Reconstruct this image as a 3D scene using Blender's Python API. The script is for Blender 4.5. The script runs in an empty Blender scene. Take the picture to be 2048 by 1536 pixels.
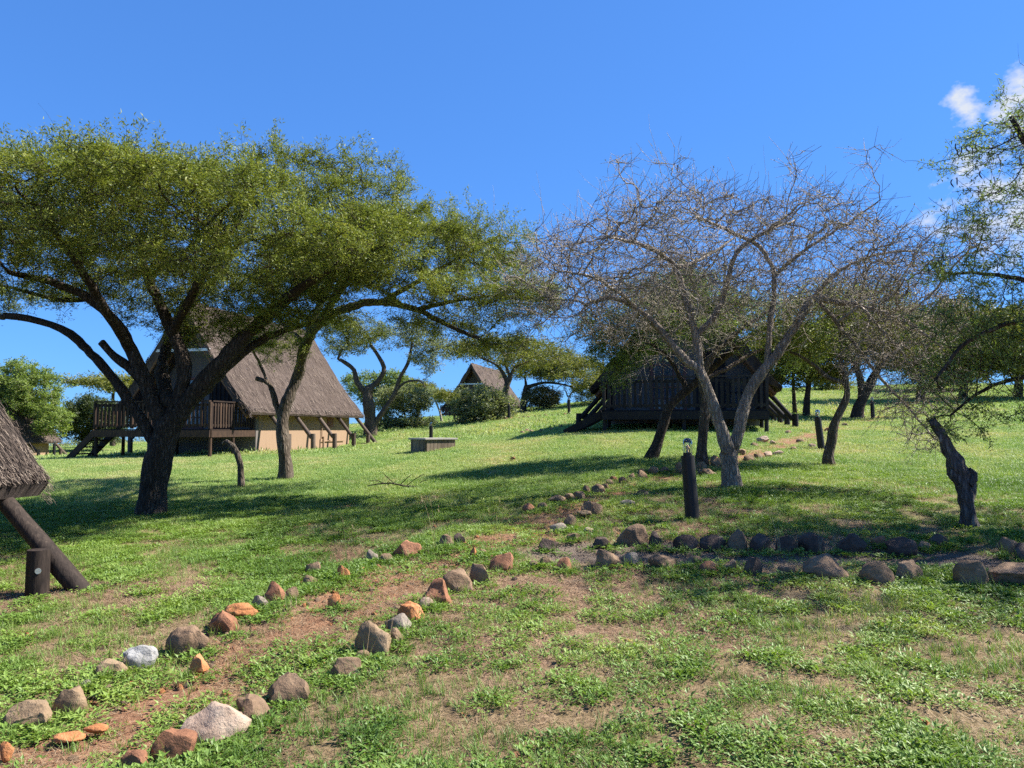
import bpy, bmesh, math, random
import numpy as np
from mathutils import Vector, Matrix, noise as mnoise

R = math.radians
scene = bpy.context.scene
COL = scene.collection
rng = np.random.default_rng(7)
random.seed(7)

# ------------------------------------------------------------------ camera
F = 1540.0                      # focal length in photo pixels (2048 x 1536)
PITCH = math.atan(90 / F)
CAMZ = 1.6
cam_d = bpy.data.cameras.new("camera")
cam = bpy.data.objects.new("camera", cam_d)
COL.objects.link(cam)
cam.location = (0, 0, CAMZ)
cam.rotation_euler = (math.pi / 2 + PITCH, 0, 0)
cam_d.sensor_width = 36
cam_d.lens = F / 2048 * 36
cam_d.clip_start = 0.05
cam_d.clip_end = 3000
scene.camera = cam

# ------------------------------------------------------------------ sky and sun
SUN_EL = R(46)
SUN_AZ = R(80)                  # measured from the view direction (+Y) towards +X
world = bpy.data.worlds.new("World")
scene.world = world
world.use_nodes = True
wn = world.node_tree
wn.nodes.clear()


def N(nt, typ, **kw):
    n = nt.nodes.new(typ)
    for k, v in kw.items():
        if k == "inp":
            for kk, vv in v.items():
                n.inputs[kk].default_value = vv
        else:
            setattr(n, k, v)
    return n


def math_node(nt, op, a, b=None, c=None, clamp=False):
    n = nt.nodes.new("ShaderNodeMath")
    n.operation = op
    n.use_clamp = clamp
    for i, v in enumerate((a, b, c)):
        if v is None:
            continue
        if isinstance(v, (int, float)):
            n.inputs[i].default_value = v
        else:
            nt.links.new(v, n.inputs[i])
    return n.outputs[0]


def dir_of(px, py):
    v = Vector(((px - 1024) / F, math.cos(PITCH) - (768 - py) / F * math.sin(PITCH),
                math.sin(PITCH) + (768 - py) / F * math.cos(PITCH)))
    return v.normalized()


w_out = N(wn, "ShaderNodeOutputWorld")
w_bg = N(wn, "ShaderNodeBackground")
w_bg.inputs[1].default_value = 0.077
sky = N(wn, "ShaderNodeTexSky", sky_type="NISHITA", sun_disc=False, sun_elevation=SUN_EL,
        sun_rotation=SUN_AZ, altitude=300, air_density=1.0, dust_density=0.1, ozone_density=3.2)
hsv = N(wn, "ShaderNodeHueSaturation", inp={"Saturation": 1.0, "Value": 1.0})
wn.links.new(sky.outputs[0], hsv.inputs["Color"])
tc = N(wn, "ShaderNodeTexCoord")
nz = N(wn, "ShaderNodeTexNoise", inp={"Scale": 26.0, "Detail": 7.0, "Roughness": 0.58})
mp = N(wn, "ShaderNodeMapping")
mp.inputs["Scale"].default_value = (1.0, 1.0, 1.5)
mp.inputs["Rotation"].default_value = (0, R(20), 0)
wn.links.new(tc.outputs["Generated"], mp.inputs[0])
wn.links.new(mp.outputs[0], nz.inputs["Vector"])
cloud = None
for (px, py, rad) in ((1932, 208, .026), (2045, 215, .044), (1985, 385, .062), (2120, 240, .07), (2100, 400, .08), (1945, 235, .012)):
    d = dir_of(px, py)
    sub = N(wn, "ShaderNodeVectorMath", operation="SUBTRACT")
    sub.inputs[1].default_value = d
    wn.links.new(tc.outputs["Generated"], sub.inputs[0])
    ln = N(wn, "ShaderNodeVectorMath", operation="LENGTH")
    wn.links.new(sub.outputs[0], ln.inputs[0])
    b = math_node(wn, "SUBTRACT", 1.0, math_node(wn, "DIVIDE", ln.outputs["Value"], rad))
    cloud = b if cloud is None else math_node(wn, "MAXIMUM", cloud, b)
m = math_node(wn, "ADD", cloud, math_node(wn, "MULTIPLY", math_node(wn, "SUBTRACT", nz.outputs["Fac"], 0.5), 3.6))
m = math_node(wn, "MULTIPLY", math_node(wn, "SUBTRACT", m, 0.12), 1.3, clamp=True)
m = math_node(wn, "MULTIPLY", m, math_node(wn, "GREATER_THAN", cloud, -0.6))
mix = N(wn, "ShaderNodeMix", data_type="RGBA")
mix.inputs["B"].default_value = (4.1, 4.3, 4.6, 1)
wn.links.new(math_node(wn, "MULTIPLY", m, 0.92), mix.inputs["Factor"])
tint = N(wn, "ShaderNodeMix", data_type="RGBA", blend_type="MULTIPLY")
tint.inputs["Factor"].default_value = 1.0
tint.inputs["B"].default_value = (.47, 1.07, 2.15, 1)
gam = N(wn, "ShaderNodeGamma", inp={"Gamma": .55})
wn.links.new(hsv.outputs[0], gam.inputs[0])
wn.links.new(gam.outputs[0], tint.inputs["A"])
wn.links.new(tint.outputs["Result"], mix.inputs["A"])
wn.links.new(mix.outputs["Result"], w_bg.inputs[0])
wn.links.new(w_bg.outputs[0], w_out.inputs[0])

sun_d = bpy.data.lights.new("sun", "SUN")
sun_d.energy = 5.0
sun_d.angle = R(0.53)
sun_d.color = (1.0, 0.955, 0.88)
sun = bpy.data.objects.new("sun", sun_d)
COL.objects.link(sun)
sdir = Vector((math.sin(SUN_AZ) * math.cos(SUN_EL), math.cos(SUN_AZ) * math.cos(SUN_EL), math.sin(SUN_EL)))
sun.rotation_euler = sdir.to_track_quat("Z", "Y").to_euler()
sun.location = (30, 0, 40)

vs = scene.view_settings
vs.view_transform = "Standard"
vs.look = "None"
vs.exposure = 1.36
vs.gamma = 1.0
vs.use_curve_mapping = False
try:
    scene.cycles.max_bounces = 5
    scene.cycles.diffuse_bounces = 2
    scene.cycles.use_adaptive_sampling = True
    scene.cycles.adaptive_threshold = 0.02
    scene.cycles.transparent_max_bounces = 6
    scene.cycles.use_denoising = False
except Exception:
    pass

# ------------------------------------------------------------------ terrain
SP, CP = math.sin(PITCH), math.cos(PITCH)


def at(px, py, d):
    """world point seen at photo pixel (px,py) at forward distance y = d"""
    u = (px - 1024) / F
    w = (768 - py) / F
    dy = CP - w * SP
    return Vector((u / dy * d, d, CAMZ + (SP + w * CP) / dy * d))


_ctl_px = [
    (300, 1027, 13.0), (95, 1175, 7.45), (572, 957, 17.9), (418, 915, 26.6), (155, 918, 27.3), (523, 906, 29.3),
    (705, 886, 38.0), (855, 897, 29.0), (863, 884, 35.0), (742, 870, 41.0), (940, 838, 80.0), (840, 838, 64.0),
    (870, 842, 62.0), (95, 911, 50.0), (20, 905, 50.0), (1385, 1038, 9.1), (1640, 898, 18.3), (1745, 838, 32.5), (1465, 975, 11.8),
    (1240, 866, 22.4), (1520, 862, 22.6), (1370, 848, 29.0), (1370, 832, 36.0), (1565, 852, 26.5), (1300, 915, 16.5), (1405, 925, 15.5),
    (1660, 932, 14.8), (1935, 1055, 8.75), (1600, 778, 82.0), (1800, 772, 82.0), (2040, 772, 75.0), (2040, 830, 32.0),
    (1150, 808, 66.0), (1150, 850, 27.0), (1050, 835, 42.0), (1005, 836, 62.0), (2040, 950, 14.5),
    (1000, 960, 15.2), (1000, 1100, 8.0), (2040, 1160, 6.6), (60, 960, 18.5),
]
_ctl = [tuple(at(*c)) for c in _ctl_px]
for x, y, z in ((0, 0, 0), (0, 3.6, 0.0), (-4, 3.6, -.05), (4, 3.6, .06), (-4, -4, -.1), (4, -4, 0), (0, -8, -.2), (-14, 5, -.2), (14, 5, .6),
                (-30, 30, -.2), (-45, 60, -.3), (-32, 85, .35), (-16, 85, 1.2), (30, 20, 2.2), (60, 60, 5.0), (0, 95, 2.9), (20, 92, 5.2), (45, 80, 6.3), (-20, -15, -.6), (20, -15, .1)):
    _ctl.append((x, y, z))
_C = np.array(_ctl)


def _phi(r2):
    return np.where(r2 > 1e-9, 0.5 * r2 * np.log(np.maximum(r2, 1e-9)), 0.0)


_n = len(_C)
_S = 10.0
_P = _C[:, :2] / _S
_D2 = ((_P[:, None, :] - _P[None, :, :]) ** 2).sum(-1)
_K = _phi(_D2) + np.eye(_n) * 0.035
_Q = np.c_[np.ones(_n), _P]
_A = np.block([[_K, _Q], [_Q.T, np.zeros((3, 3))]])
_W = np.linalg.solve(_A, np.r_[_C[:, 2], 0, 0, 0])
RMAX = 92.0


def terrain(x, y):
    x = np.atleast_1d(np.asarray(x, float))
    y = np.atleast_1d(np.asarray(y, float))
    out = np.empty_like(x)
    for i in range(0, len(x), 40000):
        xs, ys = x[i:i + 40000], y[i:i + 40000]
        r = np.hypot(xs, ys)
        k = np.minimum(1.0, RMAX / np.maximum(r, 1e-6))
        p = np.c_[xs * k, ys * k] / _S
        d2 = ((p[:, None, :] - _P[None, :, :]) ** 2).sum(-1)
        z = _phi(d2) @ _W[:_n] + _W[_n] + p @ _W[_n + 1:]
        z = z - np.maximum(0, r - RMAX) * 0.035 - np.maximum(0, r - 200) * .02
        near = np.clip(1 - r / 60, 0, 1)
        z = z + near * (.022 * np.sin(xs * 1.7 + .6 * ys) * np.sin(ys * 1.3 - .4 * xs) + .010 * np.sin(xs * 4.1 + 1.3 * ys + 1) * np.sin(ys * 4.7 - xs))
        out[i:i + 40000] = z
    return out


def tz(x, y):
    return float(terrain(x, y)[0])


def ground(px, py, dmax=90.0):
    """point of the terrain seen at a photo pixel"""
    ds = np.concatenate([np.arange(2.0, 30, .05), np.arange(30, dmax, .25)])
    p1 = at(px, py, 1.0)
    xs = p1.x * ds
    zs = CAMZ + (p1.z - CAMZ) * ds
    g = terrain(xs, ds) - zs
    k = np.argmax(g > 0)
    if g[k] <= 0:
        k = len(ds) - 1
    elif k > 0:
        t = g[k - 1] / (g[k - 1] - g[k])
        d = ds[k - 1] + t * (ds[k] - ds[k - 1])
        return Vector((p1.x * d, d, tz(p1.x * d, d)))
    d = ds[k]
    return Vector((p1.x * d, d, tz(p1.x * d, d)))


# ------------------------------------------------------------------ helpers
MATS = {}


def link(o, parent=None):
    COL.objects.link(o)
    if parent is not None:
        o.parent = parent
    return o


def tag(o, label=None, cat=None, group=None, kind=None):
    if label:
        o["label"] = label
    if cat:
        o["category"] = cat
    if group:
        o["group"] = group
    if kind:
        o["kind"] = kind
    return o


def empty(name, loc, rz=0.0):
    o = bpy.data.objects.new(name, None)
    o.empty_display_size = .2
    COL.objects.link(o)
    o.location = loc
    o.rotation_euler = (0, 0, rz)
    return o


def mesh_np(name, verts, faces, mat=None, smooth=False, fattr=None):
    """verts (n,3) array, faces (m,k) array with k = 3 or 4"""
    me = bpy.data.meshes.new(name)
    verts = np.asarray(verts, np.float32)
    faces = np.asarray(faces, np.int32)
    k = faces.shape[1]
    me.vertices.add(len(verts))
    me.vertices.foreach_set("co", verts.ravel())
    me.loops.add(faces.size)
    me.loops.foreach_set("vertex_index", faces.ravel())
    me.polygons.add(len(faces))
    me.polygons.foreach_set("loop_start", np.arange(0, faces.size, k, dtype=np.int32))
    me.polygons.foreach_set("loop_total", np.full(len(faces), k, np.int32))
    if smooth:
        me.polygons.foreach_set("use_smooth", np.ones(len(faces), bool))
    if fattr is not None:
        a = me.attributes.new("var", "FLOAT", "FACE")
        a.data.foreach_set("value", np.asarray(fattr, np.float32))
    me.update(calc_edges=True)
    if mat:
        me.materials.append(MATS[mat] if isinstance(mat, str) else mat)
    return me


def obj_me(name, me, parent=None):
    return link(bpy.data.objects.new(name, me), parent)


class MB:
    """collects polygons, builds ONE mesh object"""

    def __init__(s):
        s.v = []
        s.f = []

    def add(s, vs, fs):
        b = len(s.v)
        s.v += [tuple(p) for p in vs]
        s.f += [tuple(i + b for i in f) for f in fs]

    def box(s, c, size, rz=0.0, M=None, jit=0.0):
        hx, hy, hz = size[0] / 2, size[1] / 2, size[2] / 2
        vs = [Vector((sx * hx, sy * hy, sz * hz)) for sx in (-1, 1) for sy in (-1, 1) for sz in (-1, 1)]
        if jit:
            vs = [p + Vector((random.uniform(-jit, jit), random.uniform(-jit, jit), random.uniform(-jit, jit))) for p in vs]
        if M is not None:
            vs = [M @ p for p in vs]
        if rz:
            m_ = Matrix.Rotation(rz, 3, "Z")
            vs = [m_ @ p for p in vs]
        c = Vector(c)
        s.add([p + c for p in vs], [(0, 1, 3, 2), (4, 6, 7, 5), (0, 4, 5, 1), (2, 3, 7, 6), (0, 2, 6, 4), (1, 5, 7, 3)])

    def bar(s, a, b, w, h, up=Vector((0, 0, 1))):
        a, b = Vector(a), Vector(b)
        d = (b - a)
        L = d.length
        d.normalize()
        x = d.cross(up)
        if x.length < 1e-4:
            x = d.cross(Vector((0, 1, 0)))
        x.normalize()
        z = x.cross(d)
        M = Matrix((x, d, z)).transposed()
        s.box((a + b) / 2, (w, L, h), M=M)

    def tube(s, pts, rads, n=10, cap=True, wob=0.0):
        pts = [Vector(p) for p in pts]
        rings = []
        ref = None
        for i, p in enumerate(pts):
            d = (pts[min(i + 1, len(pts) - 1)] - pts[max(i - 1, 0)]).normalized()
            if ref is None:
                ref = d.orthogonal().normalized()
            ref = (ref - d * ref.dot(d)).normalized()
            q = d.cross(ref)
            ring = []
            for k in range(n):
                a = 2 * math.pi * k / n
                rr = rads[i]
                if wob:
                    rr *= 1 + wob * mnoise.noise(p * 3.1 + Vector((math.cos(a), math.sin(a), 0)) * 1.3 + Vector((7.1, 3.3, i * .21)))
                ring.append(p + (ref * math.cos(a) + q * math.sin(a)) * rr)
            rings.append(ring)
        vs = [v for r_ in rings for v in r_]
        fs = []
        for i in range(len(rings) - 1):
            for k in range(n):
                k2 = (k + 1) % n
                fs.append((i * n + k, i * n + k2, (i + 1) * n + k2, (i + 1) * n + k))
        if cap:
            fs.append(tuple(range(n))[::-1])
            fs.append(tuple((len(rings) - 1) * n + k for k in range(n)))
        s.add(vs, fs)

    def build(s, name, mat, parent=None, smooth=False, bevel=0.0):
        me = bpy.data.meshes.new(name)
        me.from_pydata(s.v, [], s.f)
        me.update()
        if smooth:
            me.polygons.foreach_set("use_smooth", np.ones(len(me.polygons), bool))
            try:
                me.set_sharp_from_angle(angle=R(50))
            except Exception:
                pass
        me.materials.append(MATS[mat])
        o = obj_me(name, me, parent)
        if bevel:
            b = o.modifiers.new("bevel", "BEVEL")
            b.width = bevel
            b.segments = 2
            b.limit_method = "ANGLE"
        return o


# ------------------------------------------------------------------ materials
def new_mat(name):
    mt = bpy.data.materials.new(name)
    mt.use_nodes = True
    mt.node_tree.nodes.clear()
    MATS[name] = mt
    return mt, mt.node_tree


def ramp(nt, fac, stops):
    r_ = nt.nodes.new("ShaderNodeValToRGB")
    cr = r_.color_ramp
    while len(cr.elements) > 1:
        cr.elements.remove(cr.elements[-1])
    for i, (p, c) in enumerate(stops):
        e = cr.elements[0] if i == 0 else cr.elements.new(p)
        e.position = p
        e.color = (*c, 1)
    nt.links.new(fac, r_.inputs[0])
    return r_.outputs[0]


def noise_node(nt, vec, scale, detail=5, rough=.6, dist=0.0):
    n = N(nt, "ShaderNodeTexNoise", inp={"Scale": scale, "Detail": detail, "Roughness": rough, "Distortion": dist})
    if vec is not None:
        nt.links.new(vec, n.inputs["Vector"])
    return n.outputs["Fac"]


def mapping(nt, src, scale=(1, 1, 1), rot=(0, 0, 0)):
    n = nt.nodes.new("ShaderNodeMapping")
    n.inputs["Scale"].default_value = scale
    n.inputs["Rotation"].default_value = rot
    nt.links.new(src, n.inputs[0])
    return n.outputs[0]


def mixc(nt, fac, a, b, mode="MIX"):
    n = N(nt, "ShaderNodeMix", data_type="RGBA", blend_type=mode)
    for key, v in (("Factor", fac), ("A", a), ("B", b)):
        if isinstance(v, (int, float)):
            n.inputs[key].default_value = v
        elif isinstance(v, tuple):
            n.inputs[key].default_value = (*v, 1)
        else:
            nt.links.new(v, n.inputs[key])
    return n.outputs["Result"]


def finish(nt, color, rough=.85, bump=None, bstr=.4, bdist=.02, spec=.25, rough_link=None):
    p = nt.nodes.new("ShaderNodeBsdfPrincipled")
    o = nt.nodes.new("ShaderNodeOutputMaterial")
    if isinstance(color, tuple):
        p.inputs["Base Color"].default_value = (*color, 1)
    else:
        nt.links.new(color, p.inputs["Base Color"])
    p.inputs["Roughness"].default_value = rough
    p.inputs["Specular IOR Level"].default_value = spec
    if bump is not None:
        b = N(nt, "ShaderNodeBump", inp={"Strength": bstr, "Distance": bdist})
        nt.links.new(bump, b.inputs["Height"])
        nt.links.new(b.outputs[0], p.inputs["Normal"])
    nt.links.new(p.outputs[0], o.inputs[0])
    return p


def leaf_mat(name, stops, trans=.35, nscale=.8, rough=.55):
    mt, nt = new_mat(name)
    a = N(nt, "ShaderNodeAttribute", attribute_name="var")
    tcn = nt.nodes.new("ShaderNodeTexCoord")
    nf = noise_node(nt, tcn.outputs["Object"], nscale, 3)
    f = math_node(nt, "ADD", math_node(nt, "MULTIPLY", a.outputs["Fac"], .6), math_node(nt, "MULTIPLY", nf, .45), clamp=True)
    c = ramp(nt, f, stops)
    p = nt.nodes.new("ShaderNodeBsdfPrincipled")
    p.inputs["Roughness"].default_value = rough
    p.inputs["Specular IOR Level"].default_value = .3
    nt.links.new(c, p.inputs["Base Color"])
    t = nt.nodes.new("ShaderNodeBsdfTranslucent")
    nt.links.new(mixc(nt, 1.0, c, (1.25, 1.3, .6), "MULTIPLY"), t.inputs[0])
    mx = nt.nodes.new("ShaderNodeMixShader")
    mx.inputs[0].default_value = trans
    o = nt.nodes.new("ShaderNodeOutputMaterial")
    nt.links.new(p.outputs[0], mx.inputs[1])
    nt.links.new(t.outputs[0], mx.inputs[2])
    nt.links.new(mx.outputs[0], o.inputs[0])


def inst_leaf_mat(name, stops, trans=.3, rough=.5):
    mt, nt = new_mat(name)
    oi = nt.nodes.new("ShaderNodeObjectInfo")
    a = N(nt, "ShaderNodeAttribute", attribute_name="var")
    geo = nt.nodes.new("ShaderNodeNewGeometry")
    nf = noise_node(nt, geo.outputs["Position"], .55, 4)
    nf2 = noise_node(nt, geo.outputs["Position"], .13, 3)
    f = math_node(nt, "ADD", math_node(nt, "MULTIPLY", oi.outputs["Random"], .3), math_node(nt, "MULTIPLY", a.outputs["Fac"], .25))
    f = math_node(nt, "ADD", f, math_node(nt, "MULTIPLY", math_node(nt, "SUBTRACT", nf2, .5), 1.1))
    f = math_node(nt, "ADD", f, math_node(nt, "MULTIPLY", math_node(nt, "SUBTRACT", nf, .36), 1.35), clamp=True)
    c = ramp(nt, f, stops)
    p = nt.nodes.new("ShaderNodeBsdfPrincipled")
    p.inputs["Roughness"].default_value = rough
    p.inputs["Specular IOR Level"].default_value = .35
    nt.links.new(c, p.inputs["Base Color"])
    t = nt.nodes.new("ShaderNodeBsdfTranslucent")
    nt.links.new(mixc(nt, 1.0, c, (1.2, 1.25, .6), "MULTIPLY"), t.inputs[0])
    mx = nt.nodes.new("ShaderNodeMixShader")
    mx.inputs[0].default_value = trans
    o = nt.nodes.new("ShaderNodeOutputMaterial")
    nt.links.new(p.outputs[0], mx.inputs[1])
    nt.links.new(t.outputs[0], mx.inputs[2])
    nt.links.new(mx.outputs[0], o.inputs[0])


def bark_mat(name, dark, mid, light, scale=1.0, bstr=.9):
    mt, nt = new_mat(name)
    g = nt.nodes.new("ShaderNodeTexCoord")
    v = mapping(nt, g.outputs["Object"], (14 * scale, 14 * scale, 3.2 * scale))
    n1 = noise_node(nt, v, 1.6, 8, .66, .6)
    n2 = noise_node(nt, g.outputs["Object"], 2.2, 4)
    vo = N(nt, "ShaderNodeTexVoronoi", feature="DISTANCE_TO_EDGE", inp={"Scale": 1.5})
    nt.links.new(v, vo.inputs["Vector"])
    fis = math_node(nt, "MULTIPLY", vo.outputs[0], 3.0, clamp=True)
    f = math_node(nt, "ADD", math_node(nt, "MULTIPLY", n1, .75), math_node(nt, "MULTIPLY", n2, .35))
    f = math_node(nt, "MULTIPLY", f, math_node(nt, "ADD", math_node(nt, "MULTIPLY", fis, .35), .65))
    c = ramp(nt, f, [(.22, dark), (.45, mid), (.68, light)])
    h = math_node(nt, "ADD", n1, math_node(nt, "MULTIPLY", fis, .6))
    finish(nt, c, .92, h, bstr, .03, .12)


bark_mat("bark_dark", (.018, .014, .011), (.062, .048, .037), (.15, .122, .098))
bark_mat("bark_brown", (.032, .024, .018), (.105, .082, .062), (.23, .19, .15))
bark_mat("bark_grey", (.070, .056, .042), (.245, .203, .158), (.47, .40, .325))
bark_mat("twig_grey", (.11, .092, .072), (.33, .282, .228), (.54, .475, .395))
bark_mat("bark_pale", (.12, .10, .085), (.33, .29, .24), (.55, .50, .44))
bark_mat("dead_wood", (.022, .019, .017), (.095, .084, .077), (.22, .20, .18), 1.0)
leaf_mat("acacia_leaf", [(.0, (.052, .074, .016)), (.40, (.145, .182, .038)), (.72, (.240, .268, .058)), (1., (.36, .31, .09))], .28, 1.9)
leaf_mat("acacia_leaf_far", [(.0, (.075, .088, .018)), (.5, (.155, .170, .036)), (1., (.25, .225, .06))], .3, .4)
leaf_mat("fine_leaf", [(.0, (.058, .094, .028)), (.5, (.135, .190, .055)), (1., (.24, .285, .09))], .38)
leaf_mat("dry_leaf", [(.0, (.07, .08, .025)), (.5, (.15, .14, .06)), (1., (.22, .16, .10))], .3)
leaf_mat("grey_leaf", [(.0, (.10, .122, .062)), (.5, (.20, .225, .115)), (1., (.31, .32, .18))], .4, .5)
leaf_mat("broad_leaf", [(.0, (.09, .135, .03)), (.5, (.18, .245, .055)), (1., (.29, .34, .10))], .4, .6)
leaf_mat("dark_leaf", [(.0, (.028, .045, .016)), (.5, (.058, .082, .028)), (1., (.11, .13, .05))], .3, .5)

inst_leaf_mat("weed_leaf", [(.0, (.070, .135, .022)), (.4, (.150, .245, .042)), (.75, (.245, .335, .070)), (1., (.36, .37, .11))])
inst_leaf_mat("grass_blade", [(.0, (.075, .150, .028)), (.4, (.155, .255, .050)), (.75, (.255, .330, .080)), (1., (.40, .36, .14))])
inst_leaf_mat("lawn_blade", [(.0, (.125, .225, .055)), (.36, (.235, .335, .095)), (.62, (.34, .395, .14)), (.84, (.45, .405, .20)), (1., (.52, .39, .23))])
inst_leaf_mat("straw_blade", [(.0, (.17, .105, .060)), (.5, (.33, .23, .135)), (1., (.50, .39, .245))], .15, .7)


def wood_mat(name, dark, mid, light, bstr=.35):
    mt, nt = new_mat(name)
    g = nt.nodes.new("ShaderNodeTexCoord")
    oi = nt.nodes.new("ShaderNodeObjectInfo")
    v = mapping(nt, g.outputs["Object"], (9, 9, 9))
    n1 = noise_node(nt, mapping(nt, g.outputs["Object"], (18, 18, 2.5)), 1.5, 7, .65, .8)
    n2 = noise_node(nt, g.outputs["Object"], 1.3, 4)
    f = math_node(nt, "ADD", math_node(nt, "MULTIPLY", n1, .6), math_node(nt, "MULTIPLY", n2, .3))
    f = math_node(nt, "ADD", f, math_node(nt, "MULTIPLY", math_node(nt, "SUBTRACT", oi.outputs["Random"], .5), .22))
    c = ramp(nt, f, [(.25, dark), (.47, mid), (.75, light)])
    finish(nt, c, .8, n1, bstr, .01, .2)


wood_mat("deck_wood", (.012, .008, .006), (.036, .022, .015), (.12, .068, .040))
wood_mat("black_wood", (.009, .008, .009), (.024, .021, .022), (.060, .050, .047))
wood_mat("log_wood", (.040, .028, .021), (.105, .076, .057), (.23, .175, .13))
wood_mat("dark_log", (.010, .007, .006), (.042, .030, .023), (.20, .145, .105), .8)
wood_mat("box_wood", (.06, .045, .032), (.15, .115, .08), (.27, .215, .155))
wood_mat("batten_wood", (.06, .03, .015), (.15, .075, .035), (.24, .13, .06))


def thatch_mat(name, dark, mid, light):
    mt, nt = new_mat(name)
    g = nt.nodes.new("ShaderNodeTexCoord")
    uv = g.outputs["UV"]
    n1 = noise_node(nt, mapping(nt, uv, (34, 2.6, 1)), 1.0, 6, .7, .3)
    n3 = noise_node(nt, mapping(nt, uv, (9, 1.4, 1)), 1.0, 5, .65)
    n2 = noise_node(nt, g.outputs["Object"], .7, 4)
    f = math_node(nt, "ADD", math_node(nt, "MULTIPLY", n1, .5), math_node(nt, "MULTIPLY", n3, .3))
    f = math_node(nt, "ADD", f, math_node(nt, "MULTIPLY", n2, .25))
    c = ramp(nt, f, [(.32, dark), (.52, mid), (.75, light)])
    h = math_node(nt, "ADD", n1, math_node(nt, "MULTIPLY", n3, .8))
    finish(nt, c, .95, h, .9, .05, .08)


thatch_mat("thatch", (.034, .025, .020), (.088, .066, .054), (.185, .146, .120))
thatch_mat("thatch_dark", (.014, .011, .010), (.052, .041, .035), (.17, .135, .11))  # darker-toned thatch, used on the dark lodge and the near roof corner
mt, nt = new_mat("straw")
a = N(nt, "ShaderNodeAttribute", attribute_name="var")
finish(nt, ramp(nt, a.outputs["Fac"], [(0, (.018, .014, .012)), (.55, (.075, .057, .047)), (.85, (.16, .125, .10)), (1, (.32, .26, .20))]), .9, spec=.1)


def plaster_mat(name, c0, c1, dirt=(.16, .10, .06)):
    mt, nt = new_mat(name)
    g = nt.nodes.new("ShaderNodeTexCoord")
    n1 = noise_node(nt, g.outputs["Object"], 1.6, 6, .65)
    n2 = noise_node(nt, g.outputs["Object"], 40, 4)
    n3 = noise_node(nt, mapping(nt, g.outputs["Object"], (3, 3, .6)), 2.0, 6)
    c = mixc(nt, n1, c0, c1)
    c = mixc(nt, math_node(nt, "MULTIPLY", math_node(nt, "SUBTRACT", n3, .55), 1.6, clamp=True), c, dirt)
    finish(nt, c, .9, n2, .25, .01, .2)


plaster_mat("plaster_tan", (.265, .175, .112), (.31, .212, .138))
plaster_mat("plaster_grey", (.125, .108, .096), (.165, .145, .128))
plaster_mat("concrete", (.27, .25, .22), (.34, .31, .27), (.17, .14, .11))


def plain(name, col, rough=.5, metal=0.0, spec=.4):
    mt, nt = new_mat(name)
    g = nt.nodes.new("ShaderNodeTexCoord")
    n = noise_node(nt, g.outputs["Object"], 12, 4)
    c = mixc(nt, math_node(nt, "MULTIPLY", n, .5), col, tuple(x * .7 for x in col))
    p = finish(nt, c, rough, spec=spec)
    p.inputs["Metallic"].default_value = metal


plain("white_paint", (.72, .72, .70), .5)
plain("red_paint", (.16, .055, .040), .5)
plain("metal_grey", (.55, .55, .54), .35, .8)
plain("pod", (.045, .035, .028), .7)
plain("bulb_yellow", (.75, .42, .16), .35)
plain("lamp_black", (.007, .006, .006), .55)
plain("thorn", (.75, .72, .66), .5)
mt, nt = new_mat("pane")
p = finish(nt, (.05, .07, .09), .06, spec=.9)
mt, nt = new_mat("glass")
gl = N(nt, "ShaderNodeBsdfGlass", inp={"Roughness": .03, "IOR": 1.45})
gl.inputs["Color"].default_value = (.93, .95, .95, 1)
o_ = nt.nodes.new("ShaderNodeOutputMaterial")
nt.links.new(gl.outputs[0], o_.inputs[0])


def rock_mat(name, c0, c1, c2):
    mt, nt = new_mat(name)
    g = nt.nodes.new("ShaderNodeTexCoord")
    oi = nt.nodes.new("ShaderNodeObjectInfo")
    add = N(nt, "ShaderNodeVectorMath", operation="ADD")
    nt.links.new(g.outputs["Object"], add.inputs[0])
    mulr = N(nt, "ShaderNodeVectorMath", operation="SCALE")
    mulr.inputs[0].default_value = (31, 17, 23)
    nt.links.new(oi.outputs["Random"], mulr.inputs["Scale"])
    nt.links.new(mulr.outputs[0], add.inputs[1])
    v = add.outputs[0]
    n1 = noise_node(nt, v, 4.5, 8, .68)
    n2 = noise_node(nt, v, 38, 5, .7)
    vo = N(nt, "ShaderNodeTexVoronoi", inp={"Scale": 26.0})
    nt.links.new(v, vo.inputs["Vector"])
    pit = math_node(nt, "GREATER_THAN", vo.outputs["Distance"], .12)
    f = math_node(nt, "ADD", math_node(nt, "MULTIPLY", n1, .8), math_node(nt, "MULTIPLY", n2, .25))
    c = ramp(nt, f, [(.3, c0), (.52, c1), (.74, c2)])
    c = mixc(nt, math_node(nt, "MULTIPLY", math_node(nt, "SUBTRACT", 1.0, pit), .35), c, tuple(x * .45 for x in c0))
    h = math_node(nt, "ADD", n1, math_node(nt, "MULTIPLY", n2, .5))
    finish(nt, c, .9, h, .8, .03, .2)


ROCKC = {
    "brown": ((.085, .055, .036), (.20, .130, .080), (.31, .215, .135)),
    "tan": ((.11, .074, .045), (.235, .160, .094), (.34, .25, .16)),
    "orange": ((.19, .075, .030), (.40, .165, .065), (.52, .27, .13)),
    "rust": ((.12, .055, .032), (.27, .125, .068), (.40, .21, .12)),
    "dark": ((.030, .022, .018), (.080, .056, .044), (.16, .12, .095)),
    "grey": ((.10, .080, .060), (.215, .175, .135), (.32, .27, .215)),
    "pink": ((.19, .115, .084), (.36, .255, .185), (.47, .38, .29)),
    "white": ((.13, .12, .105), (.33, .32, .30), (.50, .49, .47)),
}
for k_, v_ in ROCKC.items():
    rock_mat("rock_" + k_, *v_)

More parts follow.
